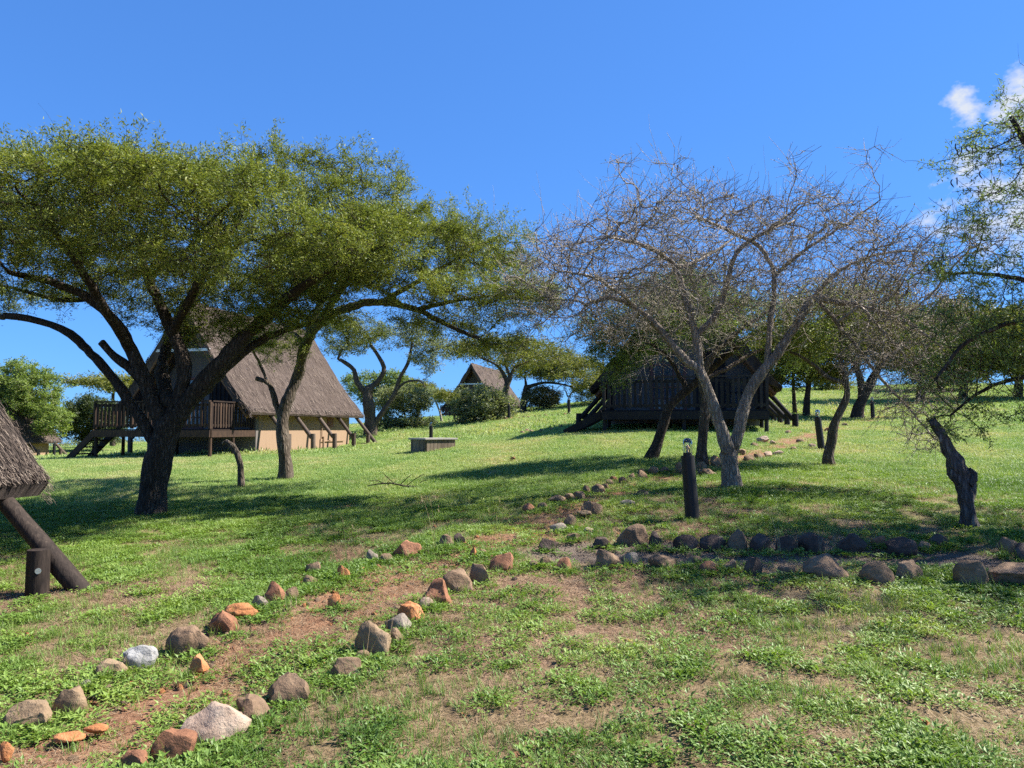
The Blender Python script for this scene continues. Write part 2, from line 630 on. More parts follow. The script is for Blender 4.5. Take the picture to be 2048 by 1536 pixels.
# ------------------------------------------------------------------ path lines (soil) in world coordinates
main_px = [(-60, 1560), (100, 1500), (230, 1440), (340, 1385), (470, 1315), (600, 1255), (700, 1205), (800, 1158), (900, 1120), (1000, 1085), (1075, 1050),
           (1140, 1015), (1215, 985), (1300, 960), (1400, 937), (1500, 908), (1590, 880), (1640, 862), (1690, 848), (1760, 833)]
side_px = [(1120, 1104), (1150, 1104), (1300, 1102), (1500, 1104), (1700, 1106), (1900, 1116), (2060, 1126), (2300, 1140)]
PATH_MAIN = np.array([ground(*p)[:2] for p in main_px])
PATH_SIDE = np.array([ground(*p)[:2] for p in side_px])


def dist_poly(x, y, P):
    best = np.full(len(x), 1e9)
    for i in range(len(P) - 1):
        a_, b_ = P[i], P[i + 1]
        d_ = b_ - a_
        t = np.clip(((x - a_[0]) * d_[0] + (y - a_[1]) * d_[1]) / (d_ @ d_), 0, 1)
        best = np.minimum(best, np.hypot(x - a_[0] - t * d_[0], y - a_[1] - t * d_[1]))
    return best


# cheap value noise in numpy (lattice, smooth)
_lat = rng.random((257, 257))


def vnoise(x, y, s):
    x, y = np.asarray(x) * s + 1000.3, np.asarray(y) * s + 1000.7
    xi, yi = np.floor(x).astype(int), np.floor(y).astype(int)
    fx, fy = x - xi, y - yi
    fx, fy = fx * fx * (3 - 2 * fx), fy * fy * (3 - 2 * fy)
    g_ = lambda a_, b_: _lat[a_ % 257, b_ % 257]
    return (g_(xi, yi) * (1 - fx) + g_(xi + 1, yi) * fx) * (1 - fy) + (g_(xi, yi + 1) * (1 - fx) + g_(xi + 1, yi + 1) * fx) * fy


def fbm(x, y, s, o=4):
    t = 0
    a_ = .5
    for i in range(o):
        t = t + a_ * vnoise(np.asarray(x) + 13.7 * i, np.asarray(y) - 7.1 * i, s * 2 ** i)
        a_ *= .5
    return t / (1 - .5 ** o)


def soil_main(x, y):
    d = dist_poly(x, y, PATH_MAIN)
    far = np.clip((y - 9.5) / 4, 0, 1)
    return np.clip(1.62 - .45 * far - d / .41 + (fbm(x, y, 1.8) - .5) * (2.0 + 1.6 * far), 0, 1)


def soil_side(x, y):
    d = dist_poly(x, y, PATH_SIDE)
    return np.clip(2.0 - d / .27 + (fbm(x, y, 2.2) - .5) * .9, 0, 1)


def bare(x, y):
    """worn, thin patches of the lawn"""
    d = np.hypot(x, y)
    n = fbm(x, y, .75, 4)
    near = np.clip((20 - d) / 12, 0, 1)
    return np.clip((n - .53 + .035 * near) * 6, 0, 1) * (.35 + .65 * near)


# ------------------------------------------------------------------ ground sheet
def graded(lo, hi, fine_lo, fine_hi, step, growth):
    xs = list(np.arange(fine_lo, fine_hi + 1e-6, step))
    s = step
    while xs[-1] < hi:
        s *= growth
        xs.append(xs[-1] + s)
    s = step
    while xs[0] > lo:
        s *= growth
        xs.insert(0, xs[0] - s)
    return np.array(xs)


gx = graded(-900, 900, -6.0, 6.5, .07, 1.07)
gy = graded(-60, 1500, 3.2, 11.0, .065, 1.045)
GX, GY = np.meshgrid(gx, gy)
fx_, fy_ = GX.ravel(), GY.ravel()
fz = terrain(fx_, fy_)
sm, ss, bb = soil_main(fx_, fy_), soil_side(fx_, fy_), bare(fx_, fy_)
nearw = np.clip((14 - np.hypot(fx_, fy_)) / 4, 0, 1)
fz = fz - .03 * np.maximum(sm, ss) * np.clip((25 - fy_) / 10, 0, 1) + nearw * ((fbm(fx_, fy_, 6, 3) - .5) * .035 + (fbm(fx_, fy_, 20, 2) - .5) * .02 * (.3 + sm))
nx_, ny_ = len(gx), len(gy)
ii = np.arange(nx_ * ny_).reshape(ny_, nx_)
quads = np.stack([ii[:-1, :-1], ii[:-1, 1:], ii[1:, 1:], ii[1:, :-1]], -1).reshape(-1, 4)
me = mesh_np("ground", np.c_[fx_, fy_, fz], quads, None, True)
for nm, val in (("soil", sm), ("gravel", ss), ("bare", bb)):
    a = me.attributes.new(nm, "FLOAT", "POINT")
    a.data.foreach_set("value", val.astype(np.float32))

mt, nt = new_mat("ground_mat")
geo = nt.nodes.new("ShaderNodeNewGeometry")
P_ = geo.outputs["Position"]
att = lambda k: N(nt, "ShaderNodeAttribute", attribute_name=k).outputs["Fac"]
n_big = noise_node(nt, P_, .22, 4)
n_mid = noise_node(nt, P_, 1.6, 6, .62)
n_fin = noise_node(nt, P_, 22, 7, .7)
n_vf = noise_node(nt, P_, 90, 4, .7)
grass_c = ramp(nt, math_node(nt, "ADD", math_node(nt, "MULTIPLY", n_big, .5), math_node(nt, "MULTIPLY", n_mid, .55)),
               [(.30, (.085, .155, .036)), (.47, (.15, .23, .056)), (.60, (.24, .27, .085)), (.72, (.37, .26, .14))])
soil_c = ramp(nt, n_fin, [(.25, (.10, .050, .030)), (.5, (.235, .122, .068)), (.72, (.40, .235, .140))])
dry_c = ramp(nt, n_fin, [(.25, (.065, .038, .024)), (.5, (.200, .122, .076)), (.75, (.41, .28, .18))])
grav_c = ramp(nt, n_vf, [(.25, (.060, .046, .036)), (.5, (.145, .110, .084)), (.75, (.28, .225, .175))])
sep = N(nt, "ShaderNodeSeparateXYZ")
nt.links.new(P_, sep.inputs[0])
nearf = math_node(nt, "MULTIPLY", math_node(nt, "SUBTRACT", 13.0, sep.outputs[1]), .2, clamp=True)
c = mixc(nt, math_node(nt, "MAXIMUM", att("bare"), math_node(nt, "MULTIPLY", nearf, .85)), grass_c, dry_c)
c = mixc(nt, att("soil"), c, soil_c)
c = mixc(nt, att("gravel"), c, grav_c)
h = math_node(nt, "ADD", math_node(nt, "MULTIPLY", n_fin, 1.0), math_node(nt, "MULTIPLY", n_vf, .5))
finish(nt, c, .95, h, .8, .03, .1)
me.materials.append(mt)
tag(obj_me("ground", me), kind="structure")

# ------------------------------------------------------------------ trees
def densify(pts, step, jit=.25):
    out = [Vector(pts[0])]
    for a_, b_ in zip(pts[:-1], pts[1:]):
        a_, b_ = Vector(a_), Vector(b_)
        n = max(1, int(round((b_ - a_).length / step)))
        for k in range(1, n + 1):
            p = a_.lerp(b_, k / n)
            if k < n:
                p += Vector(rng.normal(0, step * jit * .3, 3))
            out.append(p)
    return out


def smooth_poly(pts):
    """Catmull-Rom through hand-placed limb points, 3 sub-steps"""
    P = [Vector(p) for p in pts]
    if len(P) < 3:
        return P
    out = []
    for i in range(len(P) - 1):
        p0, p1, p2, p3 = P[max(i - 1, 0)], P[i], P[i + 1], P[min(i + 2, len(P) - 1)]
        for k in range(3):
            t = k / 3
            out.append(.5 * ((2 * p1) + (p2 - p0) * t + (2 * p0 - 5 * p1 + 4 * p2 - p3) * t * t + (3 * p1 - p0 - 3 * p2 + p3) * t ** 3))
    out.append(P[-1])
    return out


def grow(limbs, attr, step, infl, kill, iters=120, tropism=(0, 0, 0), wander=.25):
    """space colonisation from hand-placed limbs. limbs: list of (points, r0, r1); the first is the trunk and the
    others start at the nearest node already there. Returns pos, parent, hinted radius."""
    pos, par, hint = [], [], []
    for li, (pts, r0, r1) in enumerate(limbs):
        pts = densify(smooth_poly(pts), step)
        n = len(pts)
        if li == 0:
            last = -1
        else:
            arr = np.array([p[:] for p in pos])
            last = int(np.argmin(((arr - np.array(pts[0][:])) ** 2).sum(1)))
        for k, p in enumerate(pts):
            if li and k == 0 and (pos[last] - p).length < step * .6:
                continue
            pos.append(p)
            par.append(last)
            hint.append(r0 + (r1 - r0) * k / max(1, n - 1))
            last = len(pos) - 1
    n_hand = len(pos)
    pos = [np.array(p[:]) for p in pos]
    A = np.asarray(attr, float)
    allp = np.array(pos)
    nd = np.empty(len(A))
    ni = np.empty(len(A), int)
    for i in range(0, len(A), 500):
        D = ((A[i:i + 500, None] - allp[None]) ** 2).sum(-1)
        ni[i:i + 500] = D.argmin(1)
        nd[i:i + 500] = np.sqrt(D.min(1))
    alive = nd > kill
    trop = np.array(tropism)
    kids = {}
    for _ in range(iters):
        act = alive & (nd < infl)
        if not act.any():
            break
        idx = np.nonzero(act)[0]
        nodes, inv = np.unique(ni[idx], return_inverse=True)
        P = np.array(pos)[nodes] if False else np.array([pos[k] for k in nodes])
        d = A[idx] - P[inv]
        d /= np.linalg.norm(d, axis=1)[:, None] + 1e-9
        acc = np.zeros((len(nodes), 3))
        np.add.at(acc, inv, d)
        ln = np.linalg.norm(acc, axis=1)
        acc /= ln[:, None] + 1e-9
        acc += trop + rng.normal(0, wander, acc.shape)
        acc /= np.linalg.norm(acc, axis=1)[:, None] + 1e-9
        newp = P + acc * step
        keep = []
        for k in range(len(nodes)):
            nk = int(nodes[k])
            if ln[k] < .05 or kids.get(nk, 0) > 7:
                continue
            kids[nk] = kids.get(nk, 0) + 1
            keep.append(k)
            pos.append(newp[k])
            par.append(nk)
            hint.append(0.0)
        if not keep:
            break
        base = len(pos) - len(keep)
        NP = np.array(pos[base:])
        al = np.nonzero(alive)[0]
        for i in range(0, len(al), 2000):
            s_ = al[i:i + 2000]
            D = ((A[s_, None] - NP[None]) ** 2).sum(-1)
            j = D.argmin(1)
            dd = np.sqrt(D[np.arange(len(s_)), j])
            up = dd < nd[s_]
            nd[s_[up]] = dd[up]
            ni[s_[up]] = base + j[up]
        alive &= nd > kill
        # attractors whose nearest node is saturated are dropped
        sat = np.array([kids.get(int(k), 0) > 7 for k in ni])
        alive &= ~sat
    return np.array(pos), np.array(par), np.array(hint), n_hand


def radii(pos, par, hint, tip, expo=2.4):
    n = len(pos)
    acc = np.zeros(n)
    kidn = np.zeros(n, int)
    for i in range(n - 1, -1, -1):
        if acc[i] == 0:
            acc[i] = tip ** expo
        if par[i] >= 0:
            acc[par[i]] += acc[i]
            kidn[par[i]] += 1
    r = acc ** (1 / expo)
    h = hint > 0
    r[h] = hint[h]
    # grown twigs never thicker than 0.75 of what they leave
    for i in range(n):
        if not h[i] and par[i] >= 0:
            r[i] = min(r[i], r[par[i]] * (.97 if not h[par[i]] else .6))
    return r, kidn


def tree_mesh(pos, par, r, kidn, lo, hi, name, mat, parent, wob=.12):
    """skins all nodes whose radius is in [lo, hi)"""
    n = len(pos)
    main = np.full(n, -1)
    for i in range(n):
        p = par[i]
        if p >= 0 and (main[p] < 0 or r[i] > r[main[p]]):
            main[p] = i
    V, Fq = [], []
    base = 0
    sel = (r >= lo) & (r < hi)
    # thick chains
    starts = [i for i in range(n) if sel[i] and (par[i] < 0 or main[par[i]] != i or not sel[par[i]])]
    for s0 in starts:
        ch = [s0]
        while main[ch[-1]] >= 0 and sel[main[ch[-1]]]:
            ch.append(main[ch[-1]])
        pts = [pos[k] for k in ch]
        rr = [r[k] for k in ch]
        if par[s0] >= 0:
            p0 = par[s0]
            pts.insert(0, pos[p0])
            rr.insert(0, min(r[s0] * 1.15, r[p0]))
        nx_t = main[ch[-1]]
        if nx_t >= 0:
            pts.append(pos[nx_t])
            rr.append(r[nx_t])
        if len(pts) < 2:
            continue
        rm = max(rr)
        ns = 14 if rm > .15 else 9 if rm > .05 else 6 if rm > .02 else 4 if rm > .008 else 3
        pts = np.array(pts)
        tan = np.gradient(pts, axis=0)
        tan /= np.linalg.norm(tan, axis=1)[:, None] + 1e-9
        ref = np.cross(tan[0], (.31, .77, .55))
        ang = np.arange(ns) * 2 * math.pi / ns
        ca, sa = np.cos(ang), np.sin(ang)
        for k in range(len(pts)):
            ref = ref - tan[k] * ref.dot(tan[k])
            ref /= np.linalg.norm(ref) + 1e-9
            q = np.cross(tan[k], ref)
            rad = np.full(ns, rr[k])
            if ns >= 6 and wob:
                ph = s0 * 1.7
                rad = rad * (1 + wob * (np.sin(ang * 3 + ph + k * .23) * .5 + np.sin(ang * 5 - ph + k * .37) * .35 + .6 * math.sin(k * 1.1 + ph)) + rng.normal(0, .03, ns))
            V.append(pts[k] + (ca[:, None] * ref + sa[:, None] * q) * rad[:, None])
        L = len(pts)
        k = np.arange(ns)
        k2 = (k + 1) % ns
        for j in range(L - 1):
            b0 = base + j * ns
            Fq.append(np.stack([b0 + k, b0 + k2, b0 + ns + k2, b0 + ns + k], 1))
        base += L * ns
    if not V:
        return None
    me = mesh_np(name, np.vstack(V), np.vstack(Fq), mat, True)
    return obj_me(name, me, parent)


def leaves_mesh(cent, axis, size, width, name, mat, parent, tilt=.9, var=None, quads2=False):
    """one rhombic leaf per centre"""
    n = len(cent)
    ax = axis / (np.linalg.norm(axis, axis=1)[:, None] + 1e-9)
    up = np.tile((0, 0, 1.0), (n, 1)) + rng.normal(0, tilt, (n, 3))
    side = np.cross(ax, up)
    side /= np.linalg.norm(side, axis=1)[:, None] + 1e-9
    L = size[:, None]
    W = width[:, None]
    v1 = cent + ax * L * .42 + side * W * .5
    v2 = cent + ax * L * 1.05 - side * W * .15
    v3 = cent - side * W * .5
    V = np.stack([v1, v2, v3], 1).reshape(-1, 3)
    Fq = np.arange(3 * n).reshape(n, 3)
    if var is None:
        var = rng.random(n)
    me = mesh_np(name, V, Fq, mat, False, var)
    return obj_me(name, me, parent)


def sample_pads(pads):
    """pads: (x, y, z, rx, ry, rz, n, kind) kind 'e' ellipsoid fill, 'u' umbrella cap, 's' shell"""
    out = []
    for (x, y, z, rx, ry, rz, n, kind) in pads:
        if kind == "u" and rx > 2.3:
            # an umbrella crown is built of many flat, overlapping sprays at uneven heights with gaps between them
            ns_ = max(10, int(rx * ry * 4.2))
            a = rng.random(ns_) * 2 * math.pi
            q = np.sqrt(rng.random(ns_)) * .95
            cx_, cy_ = rx * q * np.cos(a), ry * q * np.sin(a)
            cz_ = rz * (1 - q ** 2) + rng.normal(0, .14, ns_)
            w_ = rng.uniform(.45, .95, ns_) * min(1.25, rx / 4)
            k = rng.choice(ns_, n, p=w_ ** 2 / (w_ ** 2).sum())
            a2 = rng.random(n) * 2 * math.pi
            q2 = np.sqrt(rng.random(n))
            X = cx_[k] + w_[k] * q2 * np.cos(a2) * 1.15
            Y = cy_[k] + w_[k] * q2 * np.sin(a2)
            Z = cz_[k] + .16 * (1 - q2 ** 2) - np.abs(rng.normal(0, .07, n)) - .05 * q2
            out.append(np.c_[x + X, y + Y, z + Z])
        elif kind in "uc":
            a = rng.random(n) * 2 * math.pi
            q = np.sqrt(rng.random(n))
            edge = 1 + .16 * np.sin(3 * a + x) + .10 * np.sin(5 * a + y) + .07 * np.sin(9 * a)
            X, Y = rx * q * np.cos(a) * edge, ry * q * np.sin(a) * edge
            lump = (fbm(X + x * 3, Y + y * 3, .9, 3) - .5) * .8 * min(1, rx / 3)
            top = rz * (1 - q ** 2) + lump
            t = np.abs(rng.normal(0, .28, n)) * min(1.0, rx / 3)
            out.append(np.c_[x + X, y + Y, z + top - t])
        else:
            d = rng.normal(0, 1, (n, 3))
            d /= np.linalg.norm(d, axis=1)[:, None]
            q = rng.random(n) ** (1 / 3) if kind == "e" else .72 + .28 * rng.random(n)
            lump = 1 + .22 * np.sin(d[:, 0] * 5 + x * 3) * np.sin(d[:, 1] * 5 + y) + .15 * np.sin(d[:, 2] * 9 + d[:, 0] * 7)
            q = q * lump
            out.append(np.c_[x + d[:, 0] * q * rx, y + d[:, 1] * q * ry, z + d[:, 2] * q * rz])
    return np.vstack(out)


def make_tree(name, label, limbs, pads, bark, leaf, step=.14, infl=1.6, kill=.2, tip=.004, leaf_len=.05, leaf_w=.016, per=10,
              leaf_r=3.2, leaf_frac=1.0, tropism=(0, 0, 0), wander=.25, expo=2.4, spread=.06, tilt=.9, attr=None, group=None, cat="tree",
              twig_mat=None, flat=.5, iters=120, lift=.1, extra_twigs=0, side=0.0, side_len=.3, side_r=5.0, side_up=.1, twig_geo=True, upper=0.0, twig_full=False):
    root = Vector(limbs[0][0][0])
    t = empty(name, root)
    tag(t, label, cat, group)
    o3 = np.array(root[:])
    limbs = [([Vector(p) - root for p in pts], a_, b_) for pts, a_, b_ in limbs]
    A = sample_pads(pads) if pads else np.zeros((0, 3))
    if attr is not None:
        A = np.vstack([A, attr])
    A = A - o3
    pos, par, hint, nh = grow(limbs, A, step, infl, kill, iters, tropism, wander)
    r, kidn = radii(pos, par, hint, tip, expo)
    # root flare
    hgt = pos[:, 2]
    fl = hint > 0
    r = np.where(fl & (hgt < .35) & (np.arange(len(r)) < 12), r * (1 + .16 * np.clip(1 - hgt / .35, 0, 1)), r)
    thick = max(.028, tip * 3)
    tree_mesh(pos, par, r, kidn, thick, 99, "trunk", bark, t)
    # fine side twigs all along the thin branches, then upright shoots at some of the tips
    thr_base = [len(pos)]

    def sprout(cand, nseg, ln, up, out_f, rad):
        nonlocal pos, par, r, kidn
        base = len(pos)
        m_ = len(cand)
        thr_base[0] = min(thr_base[0], base)
        sd = pos[cand] - pos[par[cand]]
        sd /= np.linalg.norm(sd, axis=1)[:, None] + 1e-9
        d = rng.normal(0, 1, (m_, 3))
        d -= sd * (d * sd).sum(1)[:, None]
        d /= np.linalg.norm(d, axis=1)[:, None] + 1e-9
        d = d * out_f + sd * .7
        d[:, 2] = d[:, 2] * .75 + up
        prev_i = np.asarray(cand)
        prev = pos[cand]
        L = ln * rng.uniform(.55, 1.3, m_) / nseg
        P_, Q_, R_ = [], [], []
        for k in range(nseg):
            d = d / (np.linalg.norm(d, axis=1)[:, None] + 1e-9) + rng.normal(0, .32, (m_, 3)) + (0, 0, up * .15)
            d /= np.linalg.norm(d, axis=1)[:, None] + 1e-9
            prev = prev + d * L[:, None]
            P_.append(prev)
            Q_.append(prev_i)
            R_.append(np.full(m_, rad * (1 - .22 * k)))
            prev_i = base + k * m_ + np.arange(m_)
        pos = np.vstack([pos] + P_)
        par = np.concatenate([par] + Q_)
        r = np.concatenate([r] + R_)
        kidn = np.zeros(len(pos), int)
        np.add.at(kidn, par[par >= 0], 1)

    if side:
        cand = np.nonzero((r < tip * side_r) & (par >= 0))[0]
        cand = rng.choice(cand, int(len(cand) * side))
        sprout(cand, 2, side_len, side_up, 1.0, tip * .8)
    if extra_twigs:
        tips = np.nonzero((kidn == 0) & (par >= 0))[0]
        top_ = tips[pos[tips, 2] > np.quantile(pos[tips, 2], .55)]
        sprout(rng.choice(top_, min(len(top_), extra_twigs), replace=False), 4, side_len * 1.7, .9, .5, tip * .8)
    nb = thr_base[0]
    tree_mesh(pos[:nb], par[:nb], r[:nb], kidn[:nb], 0, thick, "branches", twig_mat or bark, t, .06)
    if len(pos) > nb and twig_geo:
        k = np.arange(nb, len(pos))
        p0, p1 = pos[par[k]], pos[k]
        d = p1 - p0
        d /= np.linalg.norm(d, axis=1)[:, None] + 1e-9
        q = np.cross(d, (.3, .5, .81))
        q /= np.linalg.norm(q, axis=1)[:, None] + 1e-9
        w_ = np.cross(d, q)
        m_ = len(k)
        VV = np.empty((m_, 6, 3))
        for c3 in range(3):
            a3 = c3 * 2 * math.pi / 3
            off = (q * math.cos(a3) + w_ * math.sin(a3)) * r[k][:, None]
            VV[:, c3] = p0 + off
            VV[:, 3 + c3] = p1 + off * .8
        b6 = np.arange(m_)[:, None] * 6
        # two-sided wedge for the fine shoots, full prism for the bare tree's twigs
        FF = [b6 + np.array([[0, 1, 4, 3]]), b6 + np.array([[1, 2, 5, 4]])]
        if twig_full:
            FF.append(b6 + np.array([[2, 0, 3, 5]]))
        FF = np.concatenate(FF)
        obj_me("twigs", mesh_np("twigs", VV.reshape(-1, 3), FF, twig_mat or bark, False), t)
    if leaf and per > 0:
        cand = np.nonzero((r <= tip * leaf_r) & (par >= 0))[0]
        if upper > 0:
            # feathery leaves sit on the upper face of each layer; the twigs below stay bare
            cell = np.floor(pos[cand, :2] / .35).astype(int)
            key = cell[:, 0] * 10007 + cell[:, 1]
            order = np.lexsort((-pos[cand, 2], key))
            keep = np.zeros(len(cand), bool)
            lastk, zt = None, 0.0
            for i_ in order:
                z_ = pos[cand[i_], 2]
                if key[i_] != lastk:
                    lastk, zt = key[i_], z_
                    prev = z_
                if prev - z_ > .28:          # a gap: the next layer down starts here
                    zt = z_
                prev = z_
                keep[i_] = (zt - z_) < upper
            keep |= rng.random(len(cand)) < .42
            cand = cand[keep]
        if leaf_frac < 1:
            # whole patches of the crown go bare rather than single leaves
            f = np.array([mnoise.noise(Vector(p) * 1.5) for p in pos[cand]]) * .5 + .5
            cand = cand[f + rng.normal(0, .12, len(cand)) < np.quantile(f, leaf_frac)]
        if len(cand):
            k = np.repeat(cand, per)
            tpar = rng.random(len(k))[:, None]
            base = pos[k] * tpar + pos[par[k]] * (1 - tpar)
            sd = pos[k] - pos[par[k]]
            sd /= np.linalg.norm(sd, axis=1)[:, None] + 1e-9
            dirs = rng.normal(0, 1, (len(k), 3))
            dirs[:, 2] *= flat
            dirs[:, 2] += lift
            dirs = dirs / (np.linalg.norm(dirs, axis=1)[:, None] + 1e-9) + sd * .6
            off = rng.normal(0, spread, (len(k), 3)) * (1, 1, .6)
            L = leaf_len * rng.uniform(.6, 1.35, len(k))
            leaves_mesh(base + off, dirs, L, leaf_w * rng.uniform(.7, 1.3, len(k)), "crown", leaf, t, tilt)
    return t


def PL(lst, d=None):
    """limb points from (px, py[, d])"""
    return [at(p[0], p[1], p[2] if len(p) > 2 else d) for p in lst]


def gp(px, py):
    return ground(px, py)


def pad(px, py, d, rx, ry, rz, n, kind="e"):
    p = at(px, py, d)
    return (p.x, p.y, p.z, rx, ry, rz, n, kind)


TREES = []
# -- the broad flat-topped thorn tree
g = gp(302, 1030)
D0 = g.y
tr = [(g.x, g.y, g.z - .08)] + PL([(304, 1000), (310, 950), (322, 900), (337, 850)], D0)
limbs = [
    (tr, .225, .21),
    (PL([(320, 905), (280, 835), (238, 772), (190, 715), (140, 668), (80, 643), (10, 632), (-60, 640, D0 + 1)], D0), .10, .035),
    (PL([(334, 860), (300, 790), (262, 700), (222, 635), (170, 592), (95, 562), (20, 545, D0 - .6)], D0), .14, .04),
    (PL([(290, 770), (255, 732), (228, 712), (203, 684)], D0), .085, .06),
    (PL([(338, 850), (360, 790), (368, 730), (345, 665), (318, 605), (290, 540), (282, 470)], D0), .135, .05),
    (PL([(338, 850), (390, 785), (460, 705), (520, 645), (590, 585, D0 - .5), (670, 530, D0 - 1)], D0), .165, .05),
    (PL([(345, 845), (420, 765, D0 + .4), (500, 695, D0 + .9), (570, 660, D0 + 1.2), (640, 640, D0 + 1.6)], D0), .13, .04),
    (PL([(335, 800), (325, 720, D0 + .7), (370, 620, D0 + 1.6), (420, 560, D0 + 2.2)], D0), .12, .04),
    (PL([(262, 700), (225, 640, D0 - .6), (150, 520, D0 - 1.5), (90, 440, D0 - 2.2)], D0), .09, .035),
    (PL([(345, 665), (400, 560, D0 - 1), (450, 470, D0 - 1.9)], D0), .08, .035),
    (PL([(180, 598), (120, 600), (60, 585), (0, 570)], D0 + .6), .05, .02),
]
pads = [
    (-5.75, D0 - 1.0, 4.25, 4.15, 3.9, 1.10, 3600, "u"),
    pad(370, 520, D0 - 3.2, 1.2, .9, .26, 240), pad(160, 470, D0 - 3.4, 1.2, .9, .28, 220), pad(560, 505, D0 - 2.6, 1.2, .9, .28, 230),
    pad(700, 510, D0 - 1.2, 1.1, .9, .32, 220), pad(60, 585, D0 + .5, 1.4, 1.0, .25, 300), pad(250, 585, D0 + 1.4, 1.5, 1., .25, 240), pad(0, 520, D0 - .8, 1.2, 1., .25, 260),
    pad(500, 580, D0 + 1.2, 1.4, 1., .3, 160), pad(20, 430, D0 - 2.0, 1.1, .9, .45, 190), pad(640, 575, D0 + .2, 1.1, .9, .3, 160), pad(450, 440, D0 - 2.6, 1.3, .9, .35, 200),
    pad(260, 440, D0 - 2.8, 1.3, .9, .35, 200), pad(120, 395, D0 - 2.4, 1.4, .9, .2, 200), pad(300, 385, D0 - 2.2, 1.4, .9, .2, 210), pad(540, 375, D0 - 1.8, 1.3, .9, .2, 200), pad(650, 350, D0 - .8, 1.2, 1.0, .25, 220), pad(760, 420, D0 - .4, .9, .9, .25, 170), pad(380, 560, D0 + .4, 1.2, .9, .25, 160), pad(110, 545, D0, 1.4, 1.2, .2, 340), pad(240, 525, D0 - .6, 1.3, 1.2, .2, 300), pad(420, 615, D0 + .2, 1.0, .9, .32, 260), pad(520, 635, D0 - .2, .8, .8, .3, 220), pad(330, 620, D0 + .8, .9, .9, .3, 200), pad(600, 630, D0 + .6, .8, .8, .28, 170), pad(410, 665, D0 + 1.0, .7, .6, .25, 120), pad(500, 680, D0 + 1.4, .6, .6, .2, 70)]
make_tree("umbrella_thorn_tree", "broad flat-topped green thorn tree with a dark forked trunk before the thatched lodge", limbs, pads, "bark_dark", "acacia_leaf",
          step=.13, infl=1.8, kill=.17, tip=.0042, upper=.36, leaf_frac=.92, leaf_len=.052, leaf_w=.017, per=26, spread=.045, expo=2.5, flat=.35, extra_twigs=200, side=2.4, side_len=.26, tilt=.45)

# -- second thorn tree, arching over the lawn towards the viewer
g = gp(572, 957)
D1 = g.y
limbs = [
    ([(g.x, g.y, g.z - .08)] + PL([(571, 930), (566, 880), (565, 840), (574, 800), (598, 745), (610, 695, D1 - .4), (640, 645, D1 - 1.1), (700, 613, D1 - 2.0), (765, 604, D1 - 2.9), (835, 620, D1 - 3.7), (900, 652, D1 - 4.2), (985, 690, D1 - 4.6)], D1), .155, .028),
    (PL([(566, 850), (550, 800), (538, 768), (512, 757)], D1), .085, .05),
    (PL([(545, 785), (520, 730), (500, 690, D1 - .6), (470, 650, D1 - 1)], D1), .04, .02),
    (PL([(602, 735), (620, 660), (650, 590), (690, 520, D1 - .3), (740, 460, D1 - .8)], D1), .10, .035),
    (PL([(640, 645, D1 - 1.1), (690, 570, D1 - 2), (760, 500, D1 - 3), (860, 450, D1 - 3.5)], D1), .09, .028),
    (PL([(765, 604, D1 - 2.9), (840, 560, D1 - 3.2), (930, 510, D1 - 3.4), (1000, 470, D1 - 3.6)], D1), .06, .022),
    (PL([(835, 620, D1 - 3.7), (920, 600, D1 - 4.6), (1010, 590, D1 - 5)], D1), .05, .018),
    (PL([(612, 690), (560, 640, D1 + .6), (520, 590, D1 + 1.4)], D1), .07, .03),
]
c1 = at(800, 500, D1 - 2.4)
pads = [
    (c1.x, D1 - 2.4, 4.55, 2.75, 2.6, 1.15, 1500, "u"), pad(940, 500, D1 - 3.6, 1.15, 1.3, .5, 360), pad(1010, 610, D1 - 4.6, .95, 1.0, .4, 280),
    pad(900, 590, D1 - 5.0, .95, .8, .3, 230), pad(1000, 690, D1 - 4.6, .85, .8, .2, 140), pad(760, 540, D1 - 4.8, 1.0, .9, .3, 230), pad(880, 650, D1 - 3.9, .9, .9, .2, 130),
    pad(1060, 590, D1 - 4.2, .55, .7, .4, 140), pad(620, 560, D1 + .4, 1.3, 1.2, .3, 130), pad(660, 520, D1 - 2.6, 1.1, 1, .3, 150), pad(700, 670, D1 - 1.5, .8, .8, .25, 50), pad(530, 690, D1 - .8, .7, .7, .5, 60), pad(600, 640, D1 + .6, 1., .9, .3, 90)]
make_tree("arching_thorn_tree", "leafy thorn tree with a slim trunk whose long limb arches over the lawn", limbs, pads, "bark_brown", "acacia_leaf",
          step=.13, infl=1.7, kill=.16, tip=.0042, upper=.36, leaf_frac=.93, leaf_len=.052, leaf_w=.018, per=25, spread=.045, expo=2.5, flat=.35, twig_mat="bark_brown", extra_twigs=240, side=2.5, side_len=.28, tilt=.45)

